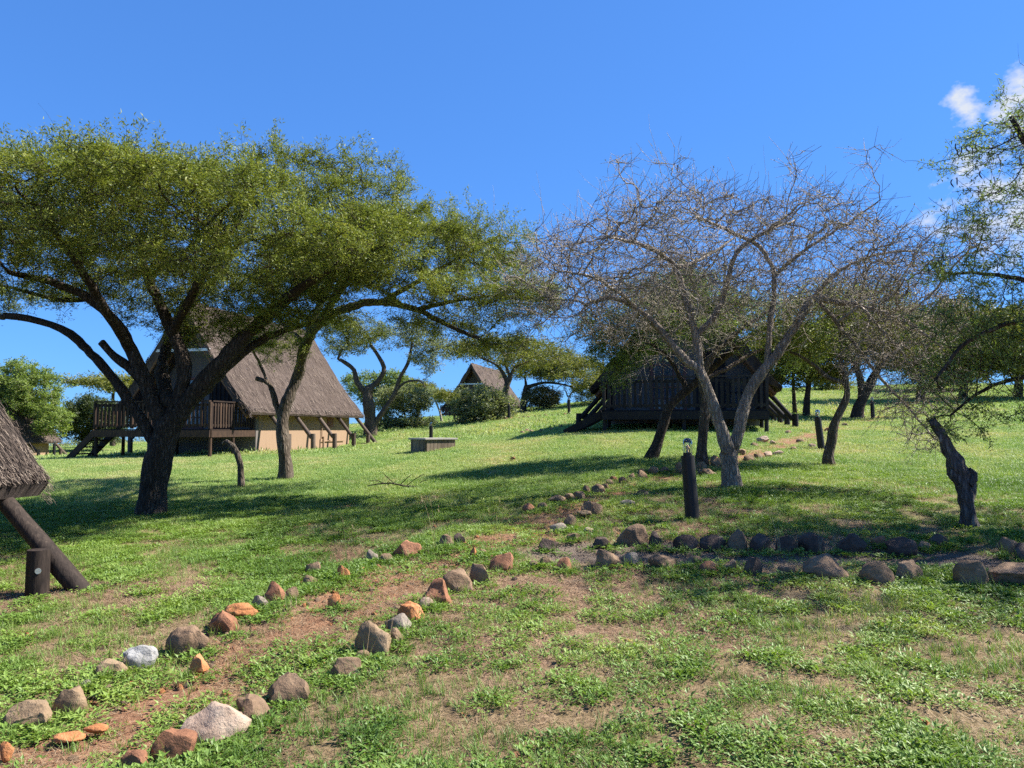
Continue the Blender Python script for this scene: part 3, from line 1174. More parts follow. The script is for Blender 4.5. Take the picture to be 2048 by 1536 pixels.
# -- grey tree, nearly leafless
g = gp(1465, 975)
D2 = g.y
limbs = [
    ([(g.x, g.y, g.z - .06)] + PL([(1463, 950), (1458, 908)], D2), .135, .135),
    (PL([(1458, 908), (1440, 850), (1418, 785), (1398, 740), (1376, 725), (1345, 690), (1313, 650), (1280, 622), (1227, 596), (1170, 610, D2 + .3)], D2 - .05), .105, .025),
    (PL([(1400, 742), (1396, 710), (1391, 672), (1375, 610), (1350, 535), (1300, 495, D2 - .3), (1220, 475, D2 - .7)], D2 + .08), .075, .022),
    (PL([(1391, 672), (1430, 631), (1454, 565), (1473, 506), (1520, 470), (1590, 440, D2 + .6)], D2 + .1), .055, .018),
    (PL([(1350, 535), (1400, 520, D2 + .5), (1470, 475, D2 + 1)], D2), .035, .015),
    (PL([(1460, 905), (1475, 870), (1490, 805), (1512, 760), (1560, 700), (1597, 645), (1624, 598), (1665, 603), (1720, 612), (1800, 638, D2 - .3), (1880, 690, D2 - .6)], D2 + .1), .105, .018),
    (PL([(1535, 728), (1540, 650), (1548, 552), (1520, 494), (1470, 468), (1390, 430, D2 - .5)], D2 + .2), .05, .016),
    (PL([(1548, 552), (1610, 500), (1690, 450), (1760, 400)], D2 + .2), .032, .012),
    (PL([(1624, 598), (1680, 540), (1750, 510), (1830, 500)], D2 + .6), .04, .014),
    (PL([(1640, 606), (1695, 670), (1755, 750), (1830, 830, D2 - .3), (1870, 880, D2 - .6)], D2), .035, .012),
    (PL([(1720, 612), (1800, 700), (1860, 780)], D2 - .3), .025, .010),
    (PL([(1280, 622), (1200, 560, D2 - .8), (1110, 540, D2 - 1.2)], D2), .035, .013),
]
cg = at(1440, 480, D2)
pads = [
    (cg.x, D2, 4.10, 3.15, 2.6, 1.15, 2300, "c"), (cg.x, D2 + .2, 3.5, 3.0, 2.4, .8, 900, "c"), pad(1150, 560, D2 - .2, .9, .9, .55, 200), pad(1200, 640, D2, .8, .7, .4, 130), pad(1760, 560, D2 - .3, .85, .9, .6, 380), pad(1800, 690, D2 - .5, .75, .8, .6, 480), pad(1830, 790, D2 - .6, .55, .6, .5, 380), pad(1720, 700, D2 - .2, .5, .5, .5, 220), pad(1850, 870, D2 - .9, .35, .4, .35, 110), pad(1890, 640, D2 - .2, .6, .7, .5, 240),
    pad(1590, 330, D2, .25, .3, .25, 16), pad(1740, 310, D2, .25, .3, .2, 14), pad(1230, 330, D2, .3, .3, .2, 12), pad(1340, 320, D2, .3, .3, .15, 12)]
make_tree("bare_thorn_tree", "almost leafless grey thorn tree with a forked trunk and a haze of twigs", limbs, pads, "bark_grey", "dry_leaf",
          step=.11, infl=1.5, kill=.13, tip=.0050, leaf_len=.034, leaf_w=.015, per=2, spread=.02, expo=2.3, twig_mat="twig_grey", leaf_frac=.30, wander=.24, tropism=(0, 0, -.03), extra_twigs=25, side=1.9, side_len=.40, side_r=6, side_up=.1, twig_full=True)

# -- leafy trees before the dark lodge
g = gp(1298, 917)
D3 = g.y
limbs = [
    ([(g.x, g.y, g.z - .06)] + PL([(1312, 895), (1327, 850), (1340, 812), (1375, 780), (1412, 748), (1470, 695), (1530, 655), (1600, 640)], D3), .12, .04),
    (PL([(1375, 780), (1340, 720, D3 + .4), (1290, 680, D3 + .5), (1230, 660, D3 + .6)], D3), .06, .02),
    (PL([(1412, 748), (1400, 690), (1360, 620, D3 + .5)], D3), .06, .02),
]
pads = [pad(1235, 690, D3 + .5, .75, .8, .55, 260), pad(1290, 640, D3, 1.0, .9, .4, 230), pad(1190, 660, D3 + .3, .5, .6, .35, 90), pad(1235, 755, D3 + .7, .4, .5, .25, 60), pad(1390, 610, D3 + .2, 1.1, 1., .35, 220), pad(1340, 600, D3 + .6, .9, .9, .35, 260), pad(1420, 640, D3 + .8, .8, .8, .3, 180), pad(1370, 560, D3 + .4, .8, .8, .25, 170), pad(1280, 590, D3 + .4, .8, .8, .3, 150), pad(1300, 690, D3 + .9, .6, .6, .3, 130)]
make_tree("leaning_thorn_tree", "leafy thorn tree on a thin dark trunk leaning across the dark lodge", limbs, pads, "bark_dark", "fine_leaf",
          step=.14, infl=1.6, kill=.17, tip=.0045, leaf_len=.06, leaf_w=.024, per=9, spread=.05, expo=2.5, flat=.4, side=3.0, side_len=.32, leaf_frac=.85)
g = gp(1405, 926)
D4 = g.y
limbs = [
    ([(g.x, g.y, g.z - .06)] + PL([(1404, 900), (1408, 850), (1411, 800), (1404, 760), (1425, 710), (1480, 660), (1540, 620)], D4), .115, .03),
    (PL([(1404, 760), (1450, 740), (1520, 700, D4 + .5), (1590, 690, D4 + .8)], D4), .05, .02),
]
pads = [pad(1500, 620, D4 + .6, 1.2, .9, .4, 260), pad(1600, 660, D4 + .8, .9, .8, .45, 190), pad(1430, 660, D4 + .3, .8, .8, .3, 120), pad(1590, 720, D4 + 1, .5, .6, .3, 80)]
make_tree("rough_bark_tree", "thorn tree with a rough upright trunk just behind the forked grey tree", limbs, pads, "bark_brown", "fine_leaf",
          step=.14, infl=1.6, kill=.18, tip=.0045, leaf_len=.06, leaf_w=.024, per=8, spread=.05, expo=2.5, flat=.4, side=2.8, side_len=.32, leaf_frac=.85)

# -- crooked tree beside the path lamp
g = gp(1660, 932)
D5 = g.y
limbs = [
    ([(g.x, g.y, g.z - .05)] + PL([(1657, 915), (1664, 880), (1668, 850), (1684, 815), (1694, 790), (1690, 755), (1680, 715), (1684, 660), (1692, 610)], D5), .11, .025),
    (PL([(1688, 765), (1655, 755), (1628, 730), (1600, 712), (1575, 700), (1562, 685)], D5), .05, .02),
    (PL([(1690, 755), (1720, 720), (1750, 680), (1790, 650)], D5), .035, .015),
]
pads = [pad(1690, 600, D5, 1.2, 1.1, .35, 220), pad(1580, 670, D5, .7, .7, .35, 130), pad(1780, 640, D5 + .3, .9, .8, .35, 150), pad(1640, 700, D5 + .4, .6, .6, .3, 70)]
make_tree("crooked_tree", "small tree with a crooked knobbly trunk beside a black path lamp", limbs, pads, "bark_brown", "acacia_leaf",
          step=.13, infl=1.5, kill=.17, tip=.0042, leaf_len=.075, leaf_w=.03, per=5, spread=.05, expo=2.5, flat=.4, side=3.0, side_len=.3)

# -- fern-leaved tree at the edge of the frame, its trunk outside the picture
bx, by = 7.3, 8.6
bz = tz(bx, by)
limbs = [
    ([(bx, by, bz - .1), (7.25, 8.6, bz + .6), (7.1, 8.5, bz + 1.3)], .20, .17),
    ([(7.1, 8.5, bz + 1.3), (6.6, 8.3, 2.9), (5.9, 8.1, 3.9), (5.3, 8.0, 4.9)], .09, .025),
    ([(7.1, 8.5, bz + 1.3), (6.9, 8.0, 3.2), (6.4, 7.4, 4.4), (5.8, 7.0, 5.0)], .09, .025),
    ([(7.1, 8.5, bz + 1.3), (7.6, 8.8, 3.2), (8.2, 9.2, 4.8)], .12, .03),
    ([(7.0, 8.4, 2.3), (6.2, 8.2, 2.7), (5.4, 8.0, 2.75), (4.7, 7.9, 2.5), (4.3, 7.8, 2.1)], .055, .014),
    ([(7.0, 8.5, 2.0), (6.2, 8.7, 2.2), (5.5, 8.8, 2.1), (5.0, 8.8, 1.75)], .045, .012),
    ([(6.6, 8.3, 2.9), (5.7, 8.6, 3.3), (5.0, 8.8, 3.4)], .045, .014),
    ([(7.6, 8.8, 3.2), (8.5, 7.8, 4.2)], .07, .03),
]
pads = [(5.15, 8.0, 4.55, .55, .7, .22, 180, "e"), (5.3, 7.9, 3.95, .75, .8, .28, 300, "e"), (5.0, 8.3, 3.35, .55, .6, .2, 150, "e"), (4.8, 8.0, 2.75, .55, .6, .3, 230, "e"), (4.9, 8.6, 2.2, .5, .5, .35, 240, "e"), (5.6, 8.1, 2.9, .6, .7, .4, 260, "e"),
        (4.5, 7.9, 2.1, .3, .4, .25, 50, "e"), (5.5, 8.5, 1.95, .5, .5, .35, 180, "e"), (6.4, 7.8, 4.9, 1.0, 1.3, .5, 260, "e"), (8.0, 8.3, 5.2, 1.9, 2.0, .7, 560, "e"), (8.3, 8.0, 4.1, 1.8, 1.7, .8, 420, "e"), (4.9, 8.7, 1.55, .25, .3, .2, 24, "e"), (5.3, 8.4, 2.5, .7, .7, .35, 260, "e"), (6.0, 8.6, 3.3, .7, .7, .4, 150, "e"), (5.8, 8.4, 2.2, .6, .6, .3, 110, "e"), (8.6, 9.6, 4.4, 2.0, 1.6, .8, 700, "e"), (9.6, 8.6, 5.0, 2.0, 2.0, .8, 700, "e"), (7.6, 9.0, 5.6, 1.5, 1.6, .6, 380, "e")]
right_tree = make_tree("fern_leaved_tree", "fern-leaved thorn tree with hanging seed pods reaching in from the picture's edge", limbs, pads, "bark_dark", "fine_leaf",
          step=.10, infl=1.2, kill=.13, tip=.0032, leaf_len=.042, leaf_w=.014, per=8, spread=.026, expo=2.5, flat=.7, wander=.3, extra_twigs=40, lift=-.05, side=1.3, side_len=.2, side_up=0, leaf_frac=.8)
# its seed pods
for (px, py, d) in ((1912, 290, 8.0), (1917, 302, 8.0), (1922, 296, 8.0), (1935, 292, 8.0), (1945, 298, 8.0), (1952, 288, 8.0), (1905, 362, 8.0), (1914, 358, 8.0), (2030, 268, 8.0), (2042, 320, 8.0), (1962, 345, 8.0), (1888, 510, 8.3), (1858, 538, 8.2)):
    p = at(px, py, d) - right_tree.location
    mb = MB()
    b_ = random.uniform(-.02, .02)
    pts = [p + Vector((b_ * math.sin(k * .8), 0, .02 - .018 * k)) for k in range(6)]
    mb.tube(pts, [.003, .0075, .006, .0075, .006, .002], 5)
    mb.build("seed_pod", "pod", right_tree, True)

# -- background trees -------------------------------------------------------
def bg_tree(name, label, base, stems, pads, bark, leaf, sc=1.0, **kw):
    """base (px,py) on the ground; stems: list of limb lists in (px,py[,dd]) with radii; pads in px with metres"""
    g = gp(*base)
    d = g.y
    limbs = []
    for i, (pts, r0, r1) in enumerate(stems):
        P = [at(p[0], p[1], d + (p[2] if len(p) > 2 else 0)) for p in pts]
        if i == 0:
            P = [Vector((g.x, g.y, g.z - .1))] + P
        limbs.append((P, r0, r1))
    pp = [pad(p[0], p[1], d + p[2], *p[3:]) for p in pads]
    a_ = dict(step=.09 * sc * 3, infl=3.0 * sc, kill=.25 * sc, tip=.008 * sc, leaf_len=.15 * sc, leaf_w=.075 * sc, per=9, spread=.10 * sc, expo=2.4, flat=.5, side=4.0, side_len=.42 * sc, twig_geo=False)
    a_.update(kw)
    a_['per'] = min(a_['per'], 7)
    return make_tree(name, label, limbs, pp, bark, leaf, **a_)


bg_tree("gnarled_tree", "gnarled tree with twisted dark boughs and sparse grey-green leaves behind the thatched lodge", (742, 871),
        [([(740, 830), (735, 795), (738, 778)], .33, .27), ([(735, 790), (715, 765), (708, 740), (690, 725), (676, 718)], .17, .08),
         ([(738, 778), (758, 760), (768, 735), (752, 705), (742, 690), (735, 672)], .15, .06), ([(748, 850), (775, 810), (790, 785), (800, 755), (815, 728), (822, 700), (824, 680)], .16, .06),
         ([(790, 785), (810, 765), (840, 762), (850, 775)], .08, .03), ([(676, 718), (690, 690), (720, 690)], .08, .03)],
        [(700, 690, 0, 1.3, 1.3, .5, 90, "e"), (750, 665, 0, 1.2, 1.2, .5, 80, "e"), (830, 670, 0, 1.2, 1.2, .7, 130, "e"), (850, 720, 0, .9, 1.0, .5, 70, "e"), (690, 650, 0, 1, 1, .4, 60, "e"), (870, 690, 0, .8, .8, .6, 60, "e")],
        "bark_brown", "grey_leaf", .8, per=5, leaf_len=.11, leaf_w=.055, wander=.5, twig_geo=True, leaf_frac=.75, side=3.0)
bg_tree("dense_shrub_tree", "low dense dark-green tree under the gnarled boughs", (775, 858),
        [([(770, 830), (765, 800)], .15, .1)], [(735, 770, 0, 1.4, 1.4, .7, 190, "s"), (785, 765, 0, 1.1, 1.2, .6, 140, "s"), (765, 800, 0, 1.3, 1.3, .6, 140, "s")], "bark_dark", "fine_leaf", .9, per=6, leaf_frac=.8)
bg_tree("feathery_bush", "pale feathery bush on the lawn behind the gnarled tree", (812, 857),
        [([(812, 840), (806, 820)], .07, .04)], [(806, 800, 0, 1.5, 1.3, .8, 260, "s"), (825, 845, 0, 1.3, 1.0, .35, 90, "e"), (770, 850, 0, 1., .9, .3, 50, "e")], "bark_grey", "grey_leaf", .9, per=9)
bg_tree("slim_tree", "slim young thorn tree with two thin dark stems on the ridge", (836, 838),
        [([(834, 815), (828, 795), (822, 775)], .10, .05), ([(836, 836), (842, 805), (842, 785)], .1, .05)], [(830, 775, 0, 1.9, 1.6, .5, 130, "u"), (848, 785, 0, 1.0, 1.0, .35, 50, "u")], "bark_dark", "acacia_leaf_far", 1.1, per=9)
bg_tree("table_top_tree", "flat table-topped thorn tree beside the distant lodge", (1004, 836),
        [([(1008, 800), (1014, 770), (1020, 755)], .2, .15), ([(1014, 768), (1005, 745), (990, 728), (960, 715)], .12, .05), ([(1020, 755), (1030, 735), (1060, 722)], .12, .05), ([(1020, 755), (1012, 730), (1010, 712)], .1, .05)],
        [(1018, 712, 0, 3.6, 3.3, .8, 480, "u"), (1055, 725, 0, 2.0, 2, .4, 120, "u")], "bark_brown", "acacia_leaf_far", 1.25, per=7, leaf_len=.14, leaf_w=.06, upper=.5)
bg_tree("spreading_tree", "wide rounded olive thorn tree next to the dark lodge's roof", (1046, 824),
        [([(1048, 800), (1052, 775)], .3, .24), ([(1052, 775), (1090, 765), (1130, 770), (1160, 780)], .15, .06), ([(1052, 775), (1050, 755)], .15, .08)],
        [(1140, 760, 0, 3.6, 3.0, 1.9, 560, "u"), (1070, 755, 0, 2.5, 2.4, 1.3, 260, "u"), (1180, 775, -3, 1.6, 1.5, 1.2, 120, "s")], "bark_dark", "acacia_leaf_far", 1.4, per=14, leaf_w=.08)
bg_tree("rounded_bush", "rounded grey-green bush in front of the distant lodge's deck", (966, 841),
        [([(968, 825), (964, 808)], .12, .07), ([(967, 840), (980, 815), (985, 800)], .1, .06), ([(967, 838), (952, 818), (945, 805)], .1, .05)],
        [(970, 814, -.6, 1.6, 1.5, 1.0, 360, "s"), (970, 810, -.6, 1.1, 1.1, .8, 100, "e")], "bark_grey", "grey_leaf", 1.1, per=12)
bg_tree("pale_sapling", "pale-stemmed sapling leaning before the distant lodge's stairs", (884, 844),
        [([(880, 825), (872, 805), (866, 790)], .10, .05)], [(870, 790, 0, 1.0, 1.1, .35, 70, "u")], "bark_pale", "grey_leaf", .9, per=9)
bg_tree("dark_sapling", "dark-stemmed sapling in front of the distant lodge's railing", (908, 844),
        [([(909, 822), (905, 800), (905, 788)], .08, .05)], [(903, 795, 0, 1.3, 1.2, .4, 110, "u")], "bark_dark", "acacia_leaf_far", .9, per=10)
bg_tree("twiggy_bush", "twiggy brown-green bush on the rise beyond the table-topped tree", (1088, 818),
        [([(1086, 808)], .08, .05)], [(1082, 795, 0, 1.5, 1.3, .9, 240, "s")], "bark_brown", "dry_leaf", 1.0, per=8)
bg_tree("bare_pale_tree", "small pale leafless tree under the rounded olive thorn tree", (1136, 812),
        [([(1138, 795), (1150, 778), (1165, 770)], .10, .05), ([(1138, 798), (1130, 780)], .07, .04)], [(1150, 778, 0, 2.2, 1.6, .8, 240, "u")], "bark_pale", None, 1.0, per=0, tip=.012)
bg_tree("leafy_bush_tree", "big bright-green broad-leaved bush at the frame edge behind the near thatch", (40, 910),
        [([(45, 870), (55, 830)], .16, .1), ([(42, 895), (20, 850), (0, 820)], .12, .06), ([(50, 880), (85, 850), (110, 830)], .1, .05)],
        [(40, 800, 0, 2.6, 2.1, 1.5, 420, "e"), (105, 840, -1, 1.1, 1.0, .9, 180, "s"), (-20, 840, 0, 1.6, 1.4, 1.2, 150, "s"), (60, 755, 0, 1.4, 1.2, .8, 160, "e"), (20, 735, 0, .9, .9, .4, 50, "e"), (85, 760, 0, .6, .6, .6, 40, "e")],
        "bark_grey", "broad_leaf", .85, per=11, leaf_len=.15, leaf_w=.07, side=2.2, twig_geo=True, extra_twigs=60)
bg_tree("dark_round_tree", "dark rounded evergreen tree between the small hut and the deck stairs", (190, 902),
        [([(188, 880), (185, 850)], .16, .1)], [(185, 838, 0, 2.0, 1.7, 1.5, 420, "s"), (215, 850, 0, 1.3, 1.1, 1.2, 200, "s"), (150, 845, 0, 1.1, 1.1, 1.0, 150, "s")], "bark_dark", "dark_leaf", 1.1, per=12)
bg_tree("far_flat_tree", "distant flat-topped thorn tree seen past the big tree's limb", (225, 893),
        [([(226, 850), (226, 790)], .2, .12)], [(222, 775, 0, 3.0, 2.6, .5, 240, "u")], "bark_dark", "acacia_leaf_far", 1.4, per=10)
# rise behind the dark lodge
bg_tree("two_limbed_tree", "thick dark leaning tree splitting in two beyond the crooked tree", (1714, 836),
        [([(1718, 815), (1735, 780), (1752, 745), (1775, 710)], .26, .12), ([(1722, 808), (1722, 770), (1712, 735), (1690, 700)], .18, .08)],
        [(1700, 690, 0, 2.2, 2.0, .9, 330, "u"), (1790, 690, 0, 2.4, 2.0, .9, 330, "u"), (1740, 650, 0, 2.2, 2.0, .7, 260, "u")], "bark_dark", "acacia_leaf_far", .95, per=10)
bg_tree("straight_tree", "straight-stemmed thorn tree on the rise behind the dark lodge's props", (1612, 832),
        [([(1614, 800), (1618, 760), (1615, 720)], .15, .1)], [(1600, 700, 0, 2.0, 1.9, 1.0, 280, "u"), (1570, 735, 0, 1.3, 1.2, .7, 130, "s"), (1650, 730, 0, 1.3, 1.2, .8, 130, "s")], "bark_dark", "acacia_leaf_far", .95, per=10)
bg_tree("thin_dark_tree", "thin dark-stemmed tree close by the dark lodge's last prop", (1590, 828),
        [([(1588, 790), (1586, 750)], .10, .07)], [(1585, 715, 1, 1.6, 1.5, .9, 190, "u"), (1560, 690, 1, 1.5, 1.4, .6, 130, "u")], "bark_dark", "acacia_leaf_far", .95, per=10)
RB = [("shady_tree", "wide shady tree on the hillside behind the hanging twigs", (1840, 800), 1830, 690, 3.4, 1.5),
      ("hillside_tree", "round-crowned tree on the hillside beyond the leaning dead stump", (1925, 798), 1930, 680, 3.4, 1.9),
      ("dense_tree", "dense dark tree on the hillside at the picture's edge", (2035, 795), 2035, 690, 3.6, 1.8),
      ("low_tree", "low spreading tree in the gap between the hillside trees", (1880, 782), 1880, 725, 3.4, 1.4),
      ("ridge_tree", "small dark tree standing far up on the ridge", (1655, 782), 1655, 755, 1.5, .7)]
for nm, lb, base, cx, cy, rx, rz in RB:
    bg_tree(nm, lb, base, [([(base[0] + 3, base[1] - 35), (cx, cy + 25)], .22, .14), ([(base[0] + 2, base[1] - 30), (cx + 25, cy + 20), (cx + 40, cy)], .12, .06), ([(base[0] + 2, base[1] - 30), (cx - 28, cy + 18)], .1, .06)],
            [(cx, cy, 0, rx, rx * .9, rz, int(190 * rx), "u"), (cx + 15, cy + 25, -1, rx * .8, rx * .6, rz * .5, 150, "s")], "bark_dark", "acacia_leaf_far", 1.15, per=12)

# ------------------------------------------------------------------ thatched lodges
HW, RISE, RL = 2.95, 4.2, 10.0       # half width at the eaves, rise, roof length


def roof_z(s):
    """height above the eaves at s = 0 (ridge) .. 1 (eaves): straight with a soft sag and a lift at the eaves"""
    return RISE * (1 - s) - .16 * np.sin(math.pi * s) + .05 * s ** 6


def make_lodge(name, label, C, phi, eave, floor, wood, thatch="thatch", deck=True, straw=5000, plaster="plaster_tan", props=(1.75, 3.7, 5.65, 7.6, 9.6),
               prop_wood="log_wood", cat="lodge", detail=True, straw_side=(-1, 1), seed=1, straw_y=(0, 1), straw_len=.3, straw_w=.012, shag=.14):
    rl = random.Random(seed)
    ca, sa = math.cos(phi), math.sin(phi)

    def W(lx, ly):
        return C[0] + lx * ca + ly * sa, C[1] - lx * sa + ly * ca

    wx, wy = W(0, 1.3)
    z0 = tz(wx, wy)
    t = empty(name, (C[0], C[1], z0), -phi)
    tag(t, label, cat)
    E, FL = eave - z0, floor - z0

    def gz(lx, ly):
        return tz(*W(lx, ly)) - z0

    # roof: two slopes in one closed thatch shell
    ns, ny = 26, 44
    th = .30
    V, Fq, UV = [], [], []
    sv = np.concatenate([-np.linspace(1, 0, ns), np.linspace(0, 1, ns)[1:]])
    cols = len(sv)
    for side in (0, 1):
        for j in range(ny):
            y = RL * j / (ny - 1)
            for s in sv:
                a_ = abs(s)
                x = HW * s
                z = E + roof_z(a_)
                if a_ < .12:
                    z += .10 * (1 - a_ / .12) ** 1.5     # ridge cap
                if side:
                    q_ = min(1, max(0, (a_ - .80) / .20))
                    z -= th * (1.35 - .95 * q_ * q_ * (3 - 2 * q_))
                    x *= .985
                    yy = y * .985 + RL * .0075
                else:
                    nn = mnoise.noise(Vector((x * 1.3, y * 1.1, z * 1.3 + seed)))
                    n2 = mnoise.noise(Vector((x * 5, y * 5, z * 2 + seed)))
                    z += .075 * nn + .03 * n2 - .05 * math.sin(math.pi * y / RL)
                    yy = y + .04 * mnoise.noise(Vector((x * 2, y * 3, seed))) * (1 if j in (0, ny - 1) else 0)
                    if a_ > .97:
                        z += .05 * mnoise.noise(Vector((y * 3, seed, x)))
                V.append((x, yy, z))
                UV.append((y, a_ * 5.1 + (7 if s < 0 else 0)))
    n0 = ny * cols
    for j in range(ny - 1):
        for k in range(cols - 1):
            q = (j * cols + k, j * cols + k + 1, (j + 1) * cols + k + 1, (j + 1) * cols + k)
            Fq.append(q)
            Fq.append(tuple(n0 + i for i in q[::-1]))
    for k in range(cols - 1):
        Fq.append((k + 1, k, n0 + k, n0 + k + 1))
        b_ = (ny - 1) * cols
        Fq.append((b_ + k, b_ + k + 1, n0 + b_ + k + 1, n0 + b_ + k))
    for j in range(ny - 1):
        Fq.append((j * cols, (j + 1) * cols, n0 + (j + 1) * cols, n0 + j * cols))
        e_ = cols - 1
        Fq.append(((j + 1) * cols + e_, j * cols + e_, n0 + j * cols + e_, n0 + (j + 1) * cols + e_))
    Fq = np.array(Fq)
    me = mesh_np("roof", np.array(V), Fq, thatch, True)
    uvl = me.uv_layers.new(name="UVMap")
    uvl.data.foreach_set("uv", np.array(UV, np.float32)[Fq.ravel()].ravel())
    try:
        me.set_sharp_from_angle(angle=R(50))
    except Exception:
        pass
    roof = obj_me("roof", me, t)
    # loose straw on the slopes and hanging at the eaves and verges
    if straw:
        r_ = np.random.default_rng(seed)
        n = straw
        sd = r_.choice(straw_side, n)
        s = np.where(r_.random(n) < .22, r_.uniform(.955, .995, n), r_.random(n))
        y = RL * (straw_y[0] + (straw_y[1] - straw_y[0]) * r_.random(n))
        x = HW * s
        z = E + roof_z(s)
        sl = np.arctan2(RISE, HW) + r_.normal(0, .06, n)
        lat = r_.normal(0, .16, n)
        d = np.c_[np.cos(sl), lat, -np.sin(sl)]
        nrm = np.c_[np.full(n, .82), np.zeros(n), np.full(n, .57)]
        base = np.c_[x, y, z] + nrm * r_.uniform(.0, .045, n)[:, None]
        L = straw_len * r_.uniform(.4, 1.2, n)
        L = np.where(s > .95, L * .55, L)
        cut = r_.random(n) < .16          # straw ends showing on the cut face of the eaves
        base = np.where(cut[:, None], np.c_[np.full(n, HW * .985), y, np.full(n, E + float(roof_z(1.0)))] - nrm * r_.uniform(0, .19, n)[:, None], base)
        L = np.where(cut, straw_len * r_.uniform(.25, .5, n), L)
        vg = (~cut) & (r_.random(n) < shag)        # ragged straw along the verges
        yv = np.where(r_.random(n) < .5, r_.normal(.0, .035, n), RL + r_.normal(.0, .035, n))
        base[:, 1] = np.where(vg, yv, base[:, 1])
        base[:, 2] -= np.where(vg, r_.uniform(0, .26, n), 0)
        base -= d * (L * .5)[:, None]
        side_v = np.cross(d, nrm)
        side_v /= np.linalg.norm(side_v, axis=1)[:, None]
        w = straw_w * r_.uniform(.6, 1.4, n)
        tip = base + d * L[:, None] + nrm * r_.uniform(0, .03, n)[:, None]
        VV = np.stack([base - side_v * w[:, None] / 2, base + side_v * w[:, None] / 2, tip + side_v * w[:, None] / 3, tip - side_v * w[:, None] / 3], 1)
        VV[:, :, 0] *= sd[:, None]
        so = obj_me("thatch_straw", mesh_np("thatch_straw", VV.reshape(-1, 3), np.arange(4 * n).reshape(n, 4), "straw", False, r_.random(n)), roof)
        tag(so, kind="stuff")
    # walls
    hwx = 2.38
    z_in = E + float(roof_z(hwx / HW)) - .33
    y0, y1 = 1.3, RL - .45
    for sx in (-1, 1):
        mb = MB()
        zb = min(gz(sx * hwx, y0), gz(sx * hwx, y1), gz(sx * hwx, 5)) - .3
        mb.box((sx * (hwx - .1), (y0 + y1) / 2, (zb + z_in) / 2), (.2, y1 - y0 - .42, z_in - zb))
        o = mb.build("side_wall", plaster, t)
    for y, nm in ((y0, "front_wall"), (y1, "back_wall")):
        zb = min(gz(-hwx, y), gz(hwx, y)) - .3
        prof = [(-hwx, zb), (hwx, zb)] + [(HW * s, E + float(roof_z(abs(s))) - .36) for s in np.linspace(hwx / HW, -hwx / HW, 15)]
        mb = MB()
        k = len(prof)
        yb = y + (.2 if nm == "front_wall" else -.2)
        vs_ = [(x, y, z) for x, z in prof] + [(x, yb, z) for x, z in prof]
        f0 = tuple(range(k))
        f1 = tuple(range(2 * k - 1, k - 1, -1))
        fs = [f0, f1] + [(i, i + k, (i + 1) % k + k, (i + 1) % k) for i in range(k)]
        mb.add(vs_, fs)
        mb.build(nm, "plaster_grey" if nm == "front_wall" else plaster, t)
    # prop logs that carry the rafters down to the ground, one each side
    sl = math.atan2(RISE, HW)
    for sx in (-1, 1):
        for k, y in enumerate(props):
            end = k == len(props) - 1
            xa, za = HW - .42, E + .18
            xg = HW + .62 + rl.uniform(-.05, .05)
            zg = gz(sx * xg, y)
            if end:
                xe = HW + .82
                ze = gz(sx * xe, y) - .05
            else:
                xe = HW + .50
                ze = max(E - .95, zg + .28)
            mb = MB()
            A_, B_ = Vector((sx * xa, y, za)), Vector((sx * xe, y, ze))
            mb.tube([A_.lerp(B_, q / 5) for q in range(6)], [.085 + .006 * math.sin(q + y) for q in range(6)], 12, wob=.06)
            mb.build("support_log", prop_wood, t, True)
            mb = MB()
            px_ = xe + .07 if not end else HW + .48
            py_ = y if not end else y - .19
            zt = ze + .16 if not end else gz(sx * px_, py_) + .42
            zb = gz(sx * px_, py_) - .1
            mb.tube([(sx * px_, py_, zb), (sx * px_, py_, (zb + zt) / 2), (sx * px_, py_, zt)], [.10, .098, .095], 14, wob=.05)
            lp = mb.build("log_post", prop_wood, t, True)
    # rafters and battens under the overhanging gable
    for sx in (-1, 1):
        for y in (.12, .75):
            mb = MB()
            pts = [(sx * HW * s, y, E + float(roof_z(s)) - .47) for s in np.linspace(.04, .93, 6)]
            mb.tube(pts, [.055] * 6, 8)
            mb.build("rafter", "batten_wood", t, True)
        for k in range(11):
            s = .08 + .085 * k
            mb = MB()
            zz = E + float(roof_z(s)) - .395
            mb.bar((sx * HW * s, .06, zz), (sx * HW * s, 1.28, zz), .05, .03)
            mb.build("batten", "batten_wood", t)
    mb = MB()
    zt = E + 2.35
    hb = HW * (1 - 2.35 / RISE) - .12
    mb.box((0, .05, zt), (2 * hb, .05, .10))
    mb.build("tie_beam", "white_paint", t)

    # openings in the front wall
    def window(cx, zc, w, h, cols_, rows_, frame, nm="window"):
        mb = MB()
        yf = y0 - .03
        mb.box((cx, yf, zc + h / 2 - .04), (w, .07, .08))
        mb.box((cx, yf, zc - h / 2 + .04), (w, .07, .08))
        mb.box((cx - w / 2 + .04, yf, zc), (.08, .068, h - .16))
        mb.box((cx + w / 2 - .04, yf, zc), (.08, .068, h - .16))
        wo = mb.build(nm, frame, t)
        iw, ih = (w - .16) / cols_, (h - .16) / rows_
        mb = MB()
        for i in range(1, cols_):
            mb.box((cx - w / 2 + .08 + iw * i, yf + .005, zc), (.035, .04, h - .16))
        for j in range(1, rows_):
            mb.box((cx, yf + .008, zc - h / 2 + .08 + ih * j), (w - .16, .036, .035))
        if cols_ * rows_ > 1:
            mb.build("glazing_bar", frame, wo)
        for i in range(cols_):
            for j in range(rows_):
                mb = MB()
                mb.box((cx - w / 2 + .08 + iw * (i + .5), yf + .022, zc - h / 2 + .08 + ih * (j + .5)), (iw - .045, .008, ih - .045))
                mb.build("pane", "pane", wo)

